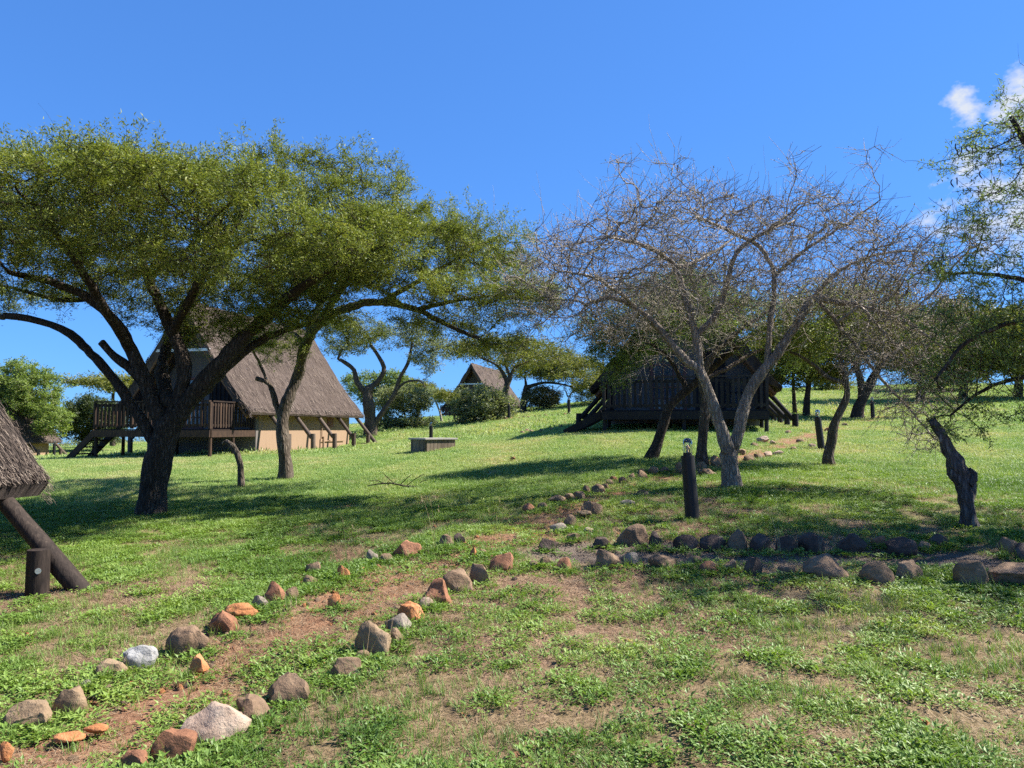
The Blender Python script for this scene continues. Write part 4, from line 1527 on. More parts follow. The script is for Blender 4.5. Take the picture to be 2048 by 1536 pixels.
    if detail:
        window(-.48, FL + 1.0, 1.15, 2.0, 3, 5, "red_paint", "glazed_door")
        window(1.75, FL + .62, .7, .9, 2, 2, "black_wood")
        # slatted dark door
        mb = MB()
        mb.box((.85, y0 - .02, FL + 1.0), (.95, .05, 2.0))
        dr = mb.build("door", "black_wood", t)
        for k in range(5):
            mb = MB()
            mb.box((.85 - .36 + .18 * k, y0 - .06, FL + 1.05), (.045, .03, 1.8))
            mb.build("slat", wood, dr)
        # window high on the long wall, standpipe
        mb = MB()
        zc = E - .10
        xw = hwx + .012
        for yy, ww, zz, hh in ((3.1, .9, zc + .14, .04), (3.1, .9, zc - .14, .04), (2.67, .04, zc, .24), (3.53, .04, zc, .24), (3.1, .03, zc, .24)):
            mb.box((xw, yy, zz), (.05, ww, hh))
        wo = mb.build("window", "white_paint", t)
        mb = MB()
        mb.box((xw - .005, 3.1, zc), (.02, .8, .24))
        mb.build("pane", "pane", wo)
        mb = MB()
        g0 = gz(hwx, 6.6)
        mb.tube([(hwx + .14, 6.6, g0 - .05), (hwx + .14, 6.6, g0 + .55)], [.05, .05], 10)
        mb.tube([(hwx + .06, 6.6, g0 + .45), (hwx + .06, 6.6, E - .3)], [.025, .025], 8)
        mb.tube([(hwx + .06, 6.65, g0 + .35), (hwx + .06, 8.9, g0 + .35)], [.02, .02], 8)
        mb.build("drain_pipe", "plaster_tan", t, True)
        mb = MB()
        mb.box((hwx + .012, 7.5, E - .28), (.05, .55, .5))
        mb.build("shutter", "red_paint", t)
    if deck:
        dw, df = 2.33, -1.56
        mb = MB()
        nb = 22
        for k in range(nb):
            y = df + (y0 - df) * (k + .5) / nb
            mb.box((0, y, FL - .02), (2 * dw, (y0 - df) / nb - .008, .035))
        mb.build("deck_floor", wood, t)
        # fascia beams
        for nm, c_, sz in (("deck_beam", (0, df - .03, FL - .16), (2 * dw + .1, .06, .24)), ("deck_beam", (dw + .03, (df + y0) / 2, FL - .165), (.06, y0 - df - .1, .24)), ("deck_beam", (-dw - .03, (df + y0) / 2, FL - .165), (.06, y0 - df - .1, .24))):
            mb = MB()
            mb.box(c_, sz)
            mb.build(nm, wood, t)
        for x in (-dw + .02, 0, dw - .02):
            for y in (df + .1, -.1):
                mb = MB()
                g0 = gz(x, y) - .1
                mb.tube([(x, y, g0), (x, y, FL - .285)], [.065, .06], 10)
                mb.build("deck_post", wood, t, True)

        def rail(a_, b_, nposts):
            a_, b_ = Vector(a_), Vector(b_)
            d_ = (b_ - a_)
            Ln = d_.length
            u_ = d_.normalized()
            nrm_ = Vector((u_.y, -u_.x, 0))
            for zz, w_, h_, nm in ((.97, .13, .05, "hand_rail"), (.13, .05, .08, "lower_rail"), (.84, .045, .08, "upper_rail")):
                mb = MB()
                mb.bar(a_ + Vector((0, 0, zz)), b_ + Vector((0, 0, zz)), w_, h_)
                mb.build(nm, wood, t)
            for k in range(nposts):
                p_ = a_ + d_ * (k / max(1, nposts - 1))
                mb = MB()
                mb.box(p_ + Vector((0, 0, .475)), (.085, .085, .93), rz=math.atan2(u_.y, u_.x))
                mb.build("rail_post", wood, t)
            nbal = int(Ln / .155)
            for k in range(1, nbal):
                p_ = a_ + d_ * (k / nbal) + nrm_ * .04
                mb = MB()
                mb.box(p_ + Vector((0, 0, .48)), (.085 + rl.uniform(-.01, .01), .022, .86 + rl.uniform(-.02, .02)), rz=math.atan2(u_.y, u_.x) + rl.uniform(-.03, .03))
                mb.build("baluster", wood, t)

        zf = FL
        rail((-dw, df + .03, zf), (dw, df + .03, zf), 4)
        rail((dw - .03, df + .16, zf), (dw - .03, y0 - .1, zf), 3)
        rail((-dw + .03, y0 - .1, zf), (-dw + .03, -.35, zf), 2)
        # stairs down from the deck's far side
        gx0 = -dw - 1.05
        ys0, ys1 = df + .12, df + 1.1
        gS = gz(gx0, (ys0 + ys1) / 2)
        for y in (ys0, ys1):
            mb = MB()
            mb.bar((-dw - .05, y, FL - .10), (gx0 - .15, y, gS - .05), .07, .22)
            mb.build("stair_stringer", wood, t)
        nst = 4
        for k in range(nst):
            f_ = (k + .7) / (nst + .3)
            mb = MB()
            mb.box((-dw - .05 + (gx0 + dw) * f_, (ys0 + ys1) / 2, FL + (gS - FL) * f_ + .02), (.26, ys1 - ys0 - .08, .045))
            mb.build("stair_tread", wood, t)
    return t


PHI = R(13)


def from_far_corner(px, py, d, phi):
    e = at(px, py, d)
    a_ = (math.sin(phi), math.cos(phi))
    r_ = (math.cos(phi), -math.sin(phi))
    return (e.x - a_[0] * RL - r_[0] * HW, e.y - a_[1] * RL - r_[1] * HW), e.z


make_lodge("thatched_lodge", "brown thatched lodge with tan walls and slatted deck behind the big thorn tree", (-12.37, 28.66), PHI, 2.20, 1.60, "deck_wood", seed=3, straw=9000)
make_lodge("dark_lodge", "dark thatched lodge with black railed deck facing the path behind the bare tree", (5.35, 24.0), R(12.5), 2.82, 2.16, "black_wood", thatch="thatch_dark", seed=5, straw=6000, plaster="plaster_grey", prop_wood="black_wood")
make_lodge("distant_lodge", "small distant thatched lodge high on the slope behind the rounded bush", (-3.75, 70.0), R(15), 3.35, 2.75, "black_wood", seed=8, straw=2500, straw_len=.5, straw_w=.03, prop_wood="black_wood")
c_, e_ = from_far_corner(98, 972, 7.8, PHI)
near_lodge = make_lodge("near_lodge", "corner of a thatched roof on a leaning log prop at the frame's edge", c_, PHI, e_ - .02, e_ - .5, "dark_log", thatch="thatch_dark", deck=False, straw=42000, detail=False, prop_wood="dark_log", seed=11,
                        straw_side=(1,), straw_y=(.55, 1.0), straw_len=.13, straw_w=.006, shag=.03)
# small metal disc nailed to the near post, facing the path
lx, ly = HW + .48, 9.6 - .19
wx_, wy_ = c_[0] + lx * math.cos(PHI) + ly * math.sin(PHI), c_[1] - lx * math.sin(PHI) + ly * math.cos(PHI)
wd = Vector((-wx_, -wy_, 0)).normalized()
wd.rotate(Matrix.Rotation(PHI, 3, "Z"))
pz = tz(wx_, wy_) - near_lodge.location.z + .24
mb = MB()
pc = Vector((lx, ly, pz))
mb.tube([pc + wd * .094, pc + wd * .106], [.026, .026], 16)
mb.build("metal_disc", "metal_grey", near_lodge, True)
c_, e_ = from_far_corner(124, 884, 50.0, PHI)
make_lodge("small_hut", "small thatched hut with tan wall far off beyond the bright bush", c_, PHI, e_, e_ - .4, "deck_wood", deck=False, straw=2500, detail=False, seed=13, straw_len=.4, straw_w=.02)
# ------------------------------------------------------------------ path lamps
def bollard(label, px, py, h, lean=(0, 0)):
    g = gp(px, py)
    t = empty("path_lamp", g)
    tag(t, label, "lamp", "black path lamps")
    k = h / .95
    mb = MB()
    top = Vector((lean[0], lean[1], .74 * k))
    mb.tube([Vector((0, 0, -.12)), Vector((0, 0, .02)), top * .5, top], [.088 * k, .083 * k, .080 * k, .078 * k], 20, wob=.03)
    mb.build("post", "lamp_black", t, True)
    mb = MB()
    mb.tube([top - Vector((0, 0, .01)), top + Vector((0, 0, .035 * k))], [.052 * k, .052 * k], 20)
    mb.build("collar", "lamp_black", t, True)
    gl_ = MB()
    r0 = .056 * k
    prof = [(r0, .03), (r0, .06), (r0, .13), (r0 * .98, .155), (r0 * .88, .178), (r0 * .66, .195), (r0 * .3, .204), (.004, .206)]
    gl_.tube([top + Vector((0, 0, z * k)) for _, z in prof], [r for r, _ in prof], 24)
    inner = prof[::-1]
    n0f = len(gl_.f)
    gl_.tube([top + Vector((0, 0, (z - .004) * k)) for _, z in prof], [max(.002, r - .005 * k) for r, _ in prof], 24)
    gl_.f[n0f:] = [f[::-1] for f in gl_.f[n0f:]]
    gl_.build("glass_jar", "glass", t, True)
    mb = MB()
    mb.tube([top + Vector((0, 0, z * k)) for z in (.036, .055, .07, .085, .105, .12, .128)], [.016 * k, .018 * k, .012 * k, .02 * k, .024 * k, .015 * k, .003], 14)
    mb.build("bulb", "bulb_yellow", t, True)
    return t


bollard("tall black path lamp with a clear glass jar nearest the stone junction", 1385, 1040, .97, (-.045, .01))
bollard("leaning black path lamp with glass top beside the crooked tree", 1643, 899, .95, (-.075, 0))
bollard("black path lamp farther up the slope past the crooked tree", 1746, 839, .95, (-.02, 0))
bollard("black path lamp standing behind the low planked box", 862, 888, .95)
bollard("black path lamp in front of the far small hut", 108, 913, .98)
bollard("tiny far black path lamp beside the dark lodge's stair", 1138, 828, .95)
bollard("tiny far black path lamp at the foot of the table-topped tree", 1018, 838, .95)

# ------------------------------------------------------------------ low planked box on the lawn
g = gp(862, 904)
t = empty("planked_box", g + Vector((0, .55, 0)), R(38))
tag(t, "low square box of weathered planks with a flat lid on the lawn", "box")
bw, bd, bh = .95, .80, .36
for sx, sy in ((0, -1), (0, 1), (-1, 0), (1, 0)):
    ln_ = bw if sx == 0 else bd
    n = 8
    for k in range(n):
        mb = MB()
        q = (k + .5) / n * ln_ - ln_ / 2
        hh = bh + random.uniform(-.015, .005)
        if sx == 0:
            mb.box((q, sy * bd / 2, hh / 2 - .06), (ln_ / n - .008, .04, hh + .1), jit=.003)
        else:
            mb.box((sx * (bw / 2 + .022), q, hh / 2 - .06), (.04, ln_ / n - .008, hh + .1), jit=.003)
        mb.build("plank", "box_wood", t)
mb = MB()
mb.box((0, 0, bh + .012), (bw + .16, bd + .14, .05))
mb.build("lid", "concrete", t, bevel=.008)

# ------------------------------------------------------------------ dead wood
def dead_stump():
    g = gp(1936, 1057)
    d = g.y
    t = empty("dead_stump", g)
    tag(t, "twisted grey dead stump leaning beside the stone-edged path", "stump")
    mb = MB()
    pp = [(1938, 1062), (1938, 1040), (1934, 1010), (1930, 985), (1922, 960), (1918, 945), (1908, 920), (1893, 890), (1880, 865), (1864, 840)]
    rr = [.10, .085, .082, .080, .088, .105, .085, .060, .052, .045]
    pts = [at(a_, b_, d) - g for a_, b_ in pp]
    P2, R2 = [], []
    for i in range(len(pts) - 1):
        for k in range(4):
            P2.append(pts[i].lerp(pts[i + 1], k / 4))
            R2.append(rr[i] + (rr[i + 1] - rr[i]) * k / 4)
    P2.append(pts[-1])
    R2.append(rr[-1])
    mb.tube(P2, R2, 22, wob=.42)
    mb.build("trunk", "dead_wood", t, True)
    for pl, ra in (([(1935, 968), (1944, 958), (1947, 947), (1938, 938)], [.06, .062, .05, .03]), ([(1938, 1000), (1946, 985), (1948, 968), (1947, 962)], [.045, .038, .03, .018]), ([(1918, 962), (1908, 950), (1905, 938)], [.05, .05, .03])):
        mb = MB()
        mb.tube([at(a_, b_, d - .03) - g for a_, b_ in pl], ra, 14, wob=.35)
        mb.build("knot", "dead_wood", t, True)
    return t


dead_stump()
g = gp(483, 973)
d = g.y
t = empty("bent_stump", g)
tag(t, "short dead stem bending over on the lawn before the deck", "stump")
mb = MB()
pts = [at(a_, b_, d) - g for a_, b_ in ((483, 978), (482, 955), (481, 930), (475, 908), (465, 892), (452, 883), (444, 888))]
mb.tube(pts, [.085, .07, .065, .062, .06, .055, .03], 12, wob=.35)
mb.build("stem", "bark_brown", t, True)

# fallen branch
g = gp(800, 978)
t = empty("fallen_branch", g)
tag(t, "fallen dry branch with curling twigs lying on the lawn", "branch")
rb = random.Random(4)
for k, pl in enumerate(([(845, 975), (810, 972), (780, 966), (755, 968), (735, 972)], [(790, 968), (775, 955), (765, 945)], [(812, 972), (830, 958), (848, 948)], [(800, 970), (815, 955), (822, 950)], [(770, 967), (752, 960), (738, 962)], [(830, 973), (845, 962), (856, 960)], [(782, 966), (770, 972), (752, 975)])):
    mb = MB()
    n = len(pl)
    mb.tube([at(a_, b_, g.y - .1 + .08 * k) - g + Vector((0, 0, .0)) for a_, b_ in pl], [.018 * (1 - .6 * i / n) * (1 if k == 0 else .5) for i in range(n)], 5, wob=.2)
    mb.build("twig", "bark_dark", t, True)

# disc on the near lodge's log post
# ------------------------------------------------------------------ stones
_ico = {}


def ico(sub):
    if sub not in _ico:
        bm = bmesh.new()
        bmesh.ops.create_icosphere(bm, subdivisions=sub, radius=1)
        _ico[sub] = (np.array([v.co[:] for v in bm.verts]), np.array([[v.index for v in f.verts] for f in bm.faces]))
        bm.free()
    return _ico[sub]


def stone(label, cx, yb, w, h, mat, shape="r", group=None, name="stone"):
    r_ = np.random.default_rng(int(cx * 7 + yb * 13))
    g = gp(cx, yb)
    d = g.y
    Wm, Hm = w / F * d, .96 * h / F * d
    dep = Wm * r_.uniform(.62, .85)
    yc = d + dep * .38
    xc = g.x * yc / d
    zc = tz(xc, yc)
    hz_bury = 0
    # what the camera sees from yb upward is Hm; bury about a quarter
    hz = Hm * (1.2 if shape != "f" else 1.15)
    V, Fc = ico(4 if w > 55 else 3 if w > 24 else 2)
    V = V.copy()
    if shape == "r":
        q = np.sign(V) * np.abs(V) ** .9
        V = q / np.maximum(np.linalg.norm(q, axis=1)[:, None], 1e-6) * (1 + .0)
        npl, lo, hi = 13, .60, .92
    elif shape == "a":
        npl, lo, hi = 14, .50, .86
    else:
        npl, lo, hi = 8, .6, .9
    for _ in range(npl):
        nn = r_.normal(0, 1, 3)
        nn /= np.linalg.norm(nn)
        off = r_.uniform(lo, hi)
        ex = V @ nn - off
        V -= np.maximum(ex, 0)[:, None] * nn * .93
    sd = Vector(r_.uniform(0, 50, 3))
    nz1 = np.array([mnoise.noise(Vector(p) * 1.3 + sd) for p in V])
    nz2 = np.array([mnoise.noise(Vector(p) * 4.0 + sd) for p in V])
    nz3 = np.array([mnoise.noise(Vector(p) * 11.0 + sd) for p in V])
    V *= (1 + .20 * nz1 + .085 * nz2 + .03 * nz3)[:, None]
    V *= 1 / np.abs(V).max(0)
    V *= (Wm / 2, dep / 2, hz * (.62 if shape != "f" else .5))
    me = mesh_np(name, V, Fc, "rock_" + mat, True)
    try:
        me.set_sharp_from_angle(angle=R(28 if shape == "a" else 40))
    except Exception:
        pass
    o = obj_me(name, me)
    o.location = (xc, yc, zc + hz * (.13 if shape != "f" else .30))
    o.rotation_euler = (r_.normal(0, .07), r_.normal(0, .10), r_.uniform(-.35, .35))
    tag(o, label, "stone", group or "stones edging the path")
    return o


S = [
    # row along the lawn side, from the near end
    ("orange-tan angular stone at the near end of the lawn-side row", 65, 1458, 106, 50, "tan", "a"),
    ("smooth egg-shaped brown stone second in the lawn-side row", 137, 1427, 70, 52, "tan", "r"),
    ("small grey-brown stone half hidden in weeds behind the egg-shaped stone", 172, 1382, 40, 20, "grey", "a"),
    ("tan rounded stone touching the chalky white stone", 223, 1358, 60, 38, "tan", "r"),
    ("chalky white angular stone in the lawn-side row", 278, 1338, 66, 48, "white", "a"),
    ("crumbling orange lump beside the path below the long brown stone", 394, 1346, 48, 40, "orange", "a"),
    ("long brown smooth stone in the lawn-side row", 377, 1308, 82, 56, "brown", "r"),
    ("orange-brown sloping stone leaning on the long brown stone", 445, 1264, 70, 44, "rust", "r"),
    ("flat bright orange slab in the lawn-side row", 487, 1238, 78, 28, "orange", "f"),
    ("small flat grey stone next to the orange slab", 519, 1217, 38, 28, "grey", "a"),
    ("blocky orange-brown stone above the small grey stone", 546, 1207, 52, 44, "rust", "a"),
    ("little brown stone beside the blocky orange-brown one", 583, 1199, 32, 27, "brown", "a"),
    ("dark crumbly stone in the weeds of the lawn-side row", 619, 1172, 28, 24, "brown", "a"),
    ("pointed brown stone in the lawn-side row", 628, 1147, 36, 25, "brown", "a"),
    ("upright orange stone standing in dry grass", 688, 1156, 28, 30, "orange", "a"),
    ("small crumbling orange stone in the middle of the path", 669, 1213, 28, 28, "orange", "a"),
    ("small grey stone next to the orange-brown boulder", 742, 1123, 31, 26, "grey", "r"),
    ("little brown stone just before the orange-brown boulder", 774, 1123, 28, 17, "brown", "r"),
    ("orange-brown boulder in the lawn-side row beside the big tree's shade", 813, 1113, 58, 33, "rust", "r"),
    ("dark brown stone at the edge of the shade", 891, 1094, 33, 27, "brown", "a"),
    ("blackish stone beside the dark brown one in the shade", 917, 1087, 28, 22, "dark", "a"),
    ("small upright orange chip on the path before the junction", 947, 1113, 15, 20, "orange", "a"),
    ("small tan pebble on the path before the junction", 966, 1108, 16, 10, "tan", "r"),
    # row along the weed side
    ("reddish stone cut by the bottom edge of the picture", 268, 1548, 76, 46, "rust", "a"),
    ("orange-brown knobbly stone near the bottom edge of the picture", 347, 1532, 88, 76, "rust", "a"),
    ("big pale pinkish boulder with a white streak", 430, 1494, 140, 88, "pink", "r"),
    ("dark brown faceted stone behind the pale boulder", 503, 1452, 80, 62, "brown", "a"),
    ("wide angular dark-brown stone with a notch", 568, 1412, 104, 66, "brown", "a"),
    ("flat-topped brown stone below the big round boulder", 690, 1356, 72, 40, "brown", "a"),
    ("dark little stone at the foot of the big round boulder", 727, 1322, 36, 22, "brown", "a"),
    ("big round tan boulder with scratch marks", 747, 1310, 80, 72, "tan", "r"),
    ("brown wedge of stone tucked behind the big round boulder", 792, 1290, 34, 36, "brown", "a"),
    ("grey-brown stone half buried under the bright orange one", 797, 1264, 56, 36, "grey", "r"),
    ("bright orange cracked stone in the weed-side row", 822, 1243, 58, 46, "orange", "a"),
    ("small pinkish-tan stone at the foot of the rounded rust boulder", 856, 1219, 38, 28, "pink", "a"),
    ("rounded rust-coloured boulder in the weed-side row", 873, 1212, 70, 58, "rust", "r"),
    ("smooth domed brown stone behind the rust-coloured boulder", 912, 1186, 68, 50, "brown", "r"),
    ("two-toned tan stone between the domed stone and the red stone", 956, 1168, 54, 44, "brown", "a"),
    ("red angular stone at the corner of the junction", 1004, 1144, 50, 42, "rust", "a"),
    # near row of the gravel side path
    ("small smooth tan stone after the red corner stone", 1067, 1136, 24, 16, "tan", "r"),
    ("brown lump beside the small smooth tan stone", 1088, 1132, 26, 22, "brown", "a"),
    ("red-brown wedge-shaped stone in the gravel path's near row", 1131, 1143, 32, 28, "rust", "a"),
    ("brown domed boulder in the gravel path's near row", 1211, 1137, 60, 44, "brown", "r"),
    ("greenish stone overgrown with weeds in the near row", 1264, 1131, 42, 28, "grey", "a"),
    ("brown ridged stone next to the overgrown greenish one", 1331, 1140, 62, 42, "brown", "a"),
    ("low brown stone sunk at the gravel's edge", 1385, 1132, 42, 22, "brown", "r"),
    ("reddish-brown flat stone in the weeds of the near row", 1416, 1147, 36, 25, "rust", "r"),
    ("small pale-topped brown stone in the near row", 1462, 1144, 32, 26, "brown", "a"),
    ("dark upright stone wrapped in weeds in the near row", 1507, 1152, 40, 42, "dark", "a"),
    ("rounded brown stone just before the widest boulder", 1577, 1152, 48, 32, "brown", "r"),
    ("widest mound-shaped boulder of the near row", 1655, 1160, 100, 52, "brown", "r"),
    ("smooth dark-brown boulder after the widest one", 1749, 1170, 74, 50, "brown", "r"),
    ("brown block-like boulder with leaves before it", 1820, 1162, 60, 44, "brown", "r"),
    ("large smooth oval boulder beside the flat slab", 1945, 1176, 70, 62, "brown", "r"),
    ("long flat slab of stone cut by the picture's edge", 2030, 1176, 110, 44, "brown", "f"),
    # far row of the gravel side path
    ("largest brown boulder of the far row, next to the lamp", 1264, 1088, 64, 46, "brown", "r"),
    ("mossy dark stone leaning on the far row's largest boulder", 1309, 1091, 34, 30, "dark", "a"),
    ("low dark stone with a white scratch in the far row", 1372, 1097, 52, 27, "dark", "r"),
    ("flat-topped dark stone second after the white-scratched one", 1426, 1098, 54, 30, "dark", "r"),
    ("tall rounded stone standing up from the far row", 1476, 1097, 42, 42, "brown", "r"),
    ("squarish dark stone beside the tall rounded one", 1519, 1101, 44, 36, "dark", "a"),
    ("dark wedge stone in the middle of the far row", 1570, 1101, 50, 34, "dark", "a"),
    ("round dark stone overhung by grass blades", 1625, 1102, 56, 40, "dark", "r"),
    ("oblong dark stone with a pale fleck", 1701, 1102, 62, 34, "dark", "r"),
    ("little pinkish-brown stone between two oblong dark stones", 1757, 1090, 30, 20, "rust", "r"),
    ("broad dark stone after the little pinkish-brown one", 1802, 1109, 64, 34, "dark", "r"),
    ("small low stone in the gap of the far row", 1847, 1097, 28, 16, "brown", "r"),
    ("dark pointed stone with a grass tuft before it", 1881, 1093, 40, 26, "dark", "a"),
    ("rounded brown stone near the dead stump's side of the path", 2018, 1106, 42, 34, "brown", "r"),
    ("dark stone cut by the picture's edge in the far row", 2046, 1118, 36, 34, "dark", "r"),
    # cluster at the junction
    ("black-shadowed stone in weeds at the junction's inner corner", 1097, 1098, 42, 24, "dark", "a"),
    ("flat grey stone with a whitish edge at the junction", 1117, 1063, 38, 18, "grey", "f"),
    ("brown stone standing behind the flat grey one", 1142, 1049, 30, 21, "brown", "r"),
    ("small pinkish stone in the clover at the junction", 1177, 1067, 24, 15, "pink", "a"),
    ("long dark stone just before the far row's largest boulder", 1205, 1092, 42, 22, "dark", "a"),
    ("brown stone buried in weeds at the junction", 1147, 1080, 30, 18, "brown", "r"),
    # rows of the path that climbs to the dark lodge
    ("reddish-brown stone at the foot of the climbing path", 1057, 1023, 28, 19, "rust", "r"),
    ("tan stone next after the foot of the climbing path", 1086, 1016, 24, 14, "brown", "r"),
    ("flat tan slab on the climbing path's edge", 1116, 1004, 40, 15, "tan", "f"),
    ("rounded brown stone above the flat tan slab", 1141, 999, 26, 16, "brown", "r"),
    ("dark-sided stone in the climbing row", 1157, 997, 26, 18, "brown", "a"),
    ("cube-like brown stone in the climbing row", 1173, 986, 20, 17, "brown", "a"),
    ("broad dark-brown stone beside the cube-like one", 1198, 986, 32, 20, "brown", "r"),
    ("pointed dark rock in the middle of the climbing path", 1186, 1028, 46, 27, "brown", "a"),
    ("tan stone lying against the pointed dark rock", 1170, 1034, 34, 14, "tan", "f"),
    ("flat grey-brown stone across the path from the cube-like one", 1253, 1013, 34, 14, "grey", "f"),
    ("dark stone in clover beside the climbing path", 1286, 993, 32, 14, "dark", "r"),
    ("orange-tan boulder lit by the sun behind the tall lamp", 1361, 944, 24, 26, "tan", "r"),
    ("yellowish rounded stone on top of the pair by the lamp", 1402, 939, 28, 17, "tan", "r"),
    ("lower brown boulder of the pair beside the tall lamp", 1413, 953, 40, 22, "brown", "r"),
]
for s_ in S:
    stone(*s_)
ORD = "first second third fourth fifth sixth seventh eighth ninth tenth eleventh twelfth thirteenth fourteenth fifteenth sixteenth seventeenth eighteenth nineteenth twentieth".split() + ["twenty-" + w_ for w_ in "first second third fourth fifth".split()]
ROW1 = [(1228, 962, 18, 12), (1245, 965, 20, 14), (1262, 960, 20, 16), (1283, 958, 24, 20), (1307, 948, 24, 17), (1330, 944, 22, 12), (1283, 946, 18, 10), (1210, 976, 16, 10), (1218, 968, 18, 10)]
for k_, (cx, yb, w, h) in enumerate(sorted(ROW1)):
    stone("small rounded stone, %s counting from the cube-like stone towards the tall lamp" % ORD[k_], cx, yb, w, h, random.choice(["brown", "tan", "brown", "rust"]), "r", "small stones below the tall lamp")
ROW2 = [(1432, 928, 28, 20), (1482, 908, 22, 12), (1496, 922, 26, 14), (1518, 916, 22, 10), (1536, 912, 20, 12), (1557, 910, 26, 10), (1587, 900, 16, 8), (1624, 895, 16, 9), (1526, 884, 26, 14), (1508, 893, 18, 10), (1575, 868, 16, 9), (1545, 888, 14, 8), (1600, 884, 16, 8)]
for k_, (cx, yb, w, h) in enumerate(sorted(ROW2)):
    stone("small tan path stone, %s counting from the forked tree to the leaning lamp" % ORD[k_], cx, yb, w, h, random.choice(["tan", "brown", "pink", "tan"]), random.choice("ra"), "small stones between forked tree and leaning lamp")
ROW3 = [(1046 + 9.5 * k + random.uniform(-2, 2), 868 - 1.5 * k + random.uniform(-2, 2) - (4 if k % 2 else 0), random.uniform(8, 13), random.uniform(5, 8)) for k in range(11)]
for k_, (cx, yb, w, h) in enumerate(sorted(ROW3, reverse=True)):
    stone("%s brown stone of the low dry wall counting from the dark lodge's stair" % ORD[k_], cx, yb, w, h, random.choice(["brown", "rust", "tan"]), "a", "stones of the low dry wall")
ROW4 = [(875 + 11.5 * k + random.uniform(-3, 3), 846 - .75 * k + random.uniform(-1.5, 1.5), random.uniform(6, 11), random.uniform(3, 5)) for k in range(24)]
for k_, (cx, yb, w, h) in enumerate(sorted(ROW4)):
    stone("tiny far edging stone, %s in the row starting below the distant lodge's stair" % ORD[k_], cx, yb, w, h, random.choice(["brown", "rust", "tan", "dark"]), "a", "far stones below the distant lodge")
for k_, (cx, yb, w, h) in enumerate(sorted([(1655, 862, 16, 8), (1672, 858, 14, 7), (1690, 852, 16, 7), (1775, 822, 18, 8), (1795, 818, 16, 8), (1815, 815, 18, 9), (1835, 812, 16, 8), (1760, 826, 14, 6)])):
    stone("far brown stone, %s along the upper path counting from the crooked tree" % ORD[k_], cx, yb, w, h, random.choice(["brown", "rust"]), "a", "far stones beyond the crooked tree")
stone("single rusty stone lying alone on the sunny lawn", 1026, 922, 14, 9, "rust", "a")
for cx, yb, w, h, lab in ((192, 1468, 44, 16, "thin orange slab lying flat in the near path"), (140, 1486, 60, 17, "long thin orange slab in the path's near end"), (12, 1520, 30, 40, "orange stone piece at the picture's bottom corner")):
    stone(lab, cx, yb, w, h, "orange", "f")
# distant bush along the horizon: one mass of scrub
V_, F_, va_ = [], [], []
rs = np.random.default_rng(77)
cent, axs, siz = [], [], []
for k in range(70):
    d = rs.uniform(84, 120)
    px = rs.uniform(-80, 860) if k < 50 else rs.uniform(860, 2120)
    x = (px - 1024) / F * d
    z = tz(x, d)
    rx, rz = rs.uniform(1.0, 2.6), rs.uniform(.5, 1.3)
    n = 420
    dd = rs.normal(0, 1, (n, 3))
    dd /= np.linalg.norm(dd, axis=1)[:, None]
    q = .6 + .4 * rs.random(n)
    lump = 1 + .3 * np.sin(dd[:, 0] * 5 + k) * np.sin(dd[:, 2] * 6 + k)
    P_ = np.c_[dd[:, 0] * rx, dd[:, 1] * rx, np.abs(dd[:, 2]) * rz * 1.4] * (q * lump)[:, None] + (x, d, z)
    cent.append(P_)
    axs.append(rs.normal(0, 1, (n, 3)))
    siz.append(np.full(n, .26))
siz = np.concatenate(siz)
o = leaves_mesh(np.vstack(cent), np.vstack(axs), siz, siz * .6, "distant_scrub", "grey_leaf", None, 1.0, rs.random(len(siz)))
tag(o, "low grey-green scrub along the far horizon", "scrub", kind="stuff")
# ------------------------------------------------------------------ ground cover
PROTO = bpy.data.collections.new("ground_cover_sources")     # not linked to the scene


def blade_strip(base, yaw, L, w, lean, curl, segs=2):
    """bent blade as quads"""
    c, s = math.cos(yaw), math.sin(yaw)
    P = []
    x = z = 0.0
    a = lean
    for k in range(segs + 1):
        ww = w * (1 - k / segs) ** .7 if k else w * .8
        P.append((x, z, max(ww, .0004)))
        x += math.sin(a) * L / segs
        z += math.cos(a) * L / segs
        a += curl
    V = []
    for x, z, ww in P:
        V.append((base[0] + c * x - s * ww / 2, base[1] + s * x + c * ww / 2, base[2] + z))
        V.append((base[0] + c * x + s * ww / 2, base[1] + s * x - c * ww / 2, base[2] + z))
    Fq = [(2 * k, 2 * k + 1, 2 * k + 3, 2 * k + 2) for k in range(segs)]
    return V, Fq


def leaf_quad(base, yaw, L, w, pitch, r_):
    """broad weed leaf: two quads folded along the midrib"""
    c, s = math.cos(yaw), math.sin(yaw)
    cp, sp = math.cos(pitch), math.sin(pitch)

    def T(u, v, n):
        x, z = u * cp - n * sp, u * sp + n * cp
        return (base[0] + c * x - s * v, base[1] + s * x + c * v, base[2] + z)

    f = w * .22
    V = [T(0, 0, 0), T(L * .38, w / 2, f), T(L, 0, -L * .08), T(L * .38, -w / 2, f), T(L * .5, 0, .0)]
    return V, [(0, 4, 1, 1), (4, 2, 1, 1), (0, 3, 4, 4), (4, 3, 2, 2)]


def proto(name, mat, gen, seed):
    r_ = random.Random(seed)
    V, Fq, vr = [], [], []
    for (v, f) in gen(r_):
        b = len(V)
        V += v
        val = r_.random()
        for q in f:
            q = [i + b for i in q]
            if len(q) == 4 and q[2] == q[3]:
                q = q[:3]
            Fq.append(tuple(q))
            vr.append(val)
    me = bpy.data.meshes.new(name)
    me.from_pydata(V, [], Fq)
    a = me.attributes.new("var", "FLOAT", "FACE")
    a.data.foreach_set("value", np.array(vr, np.float32))
    me.materials.append(MATS[mat])
    o = bpy.data.objects.new(name, me)
    return o


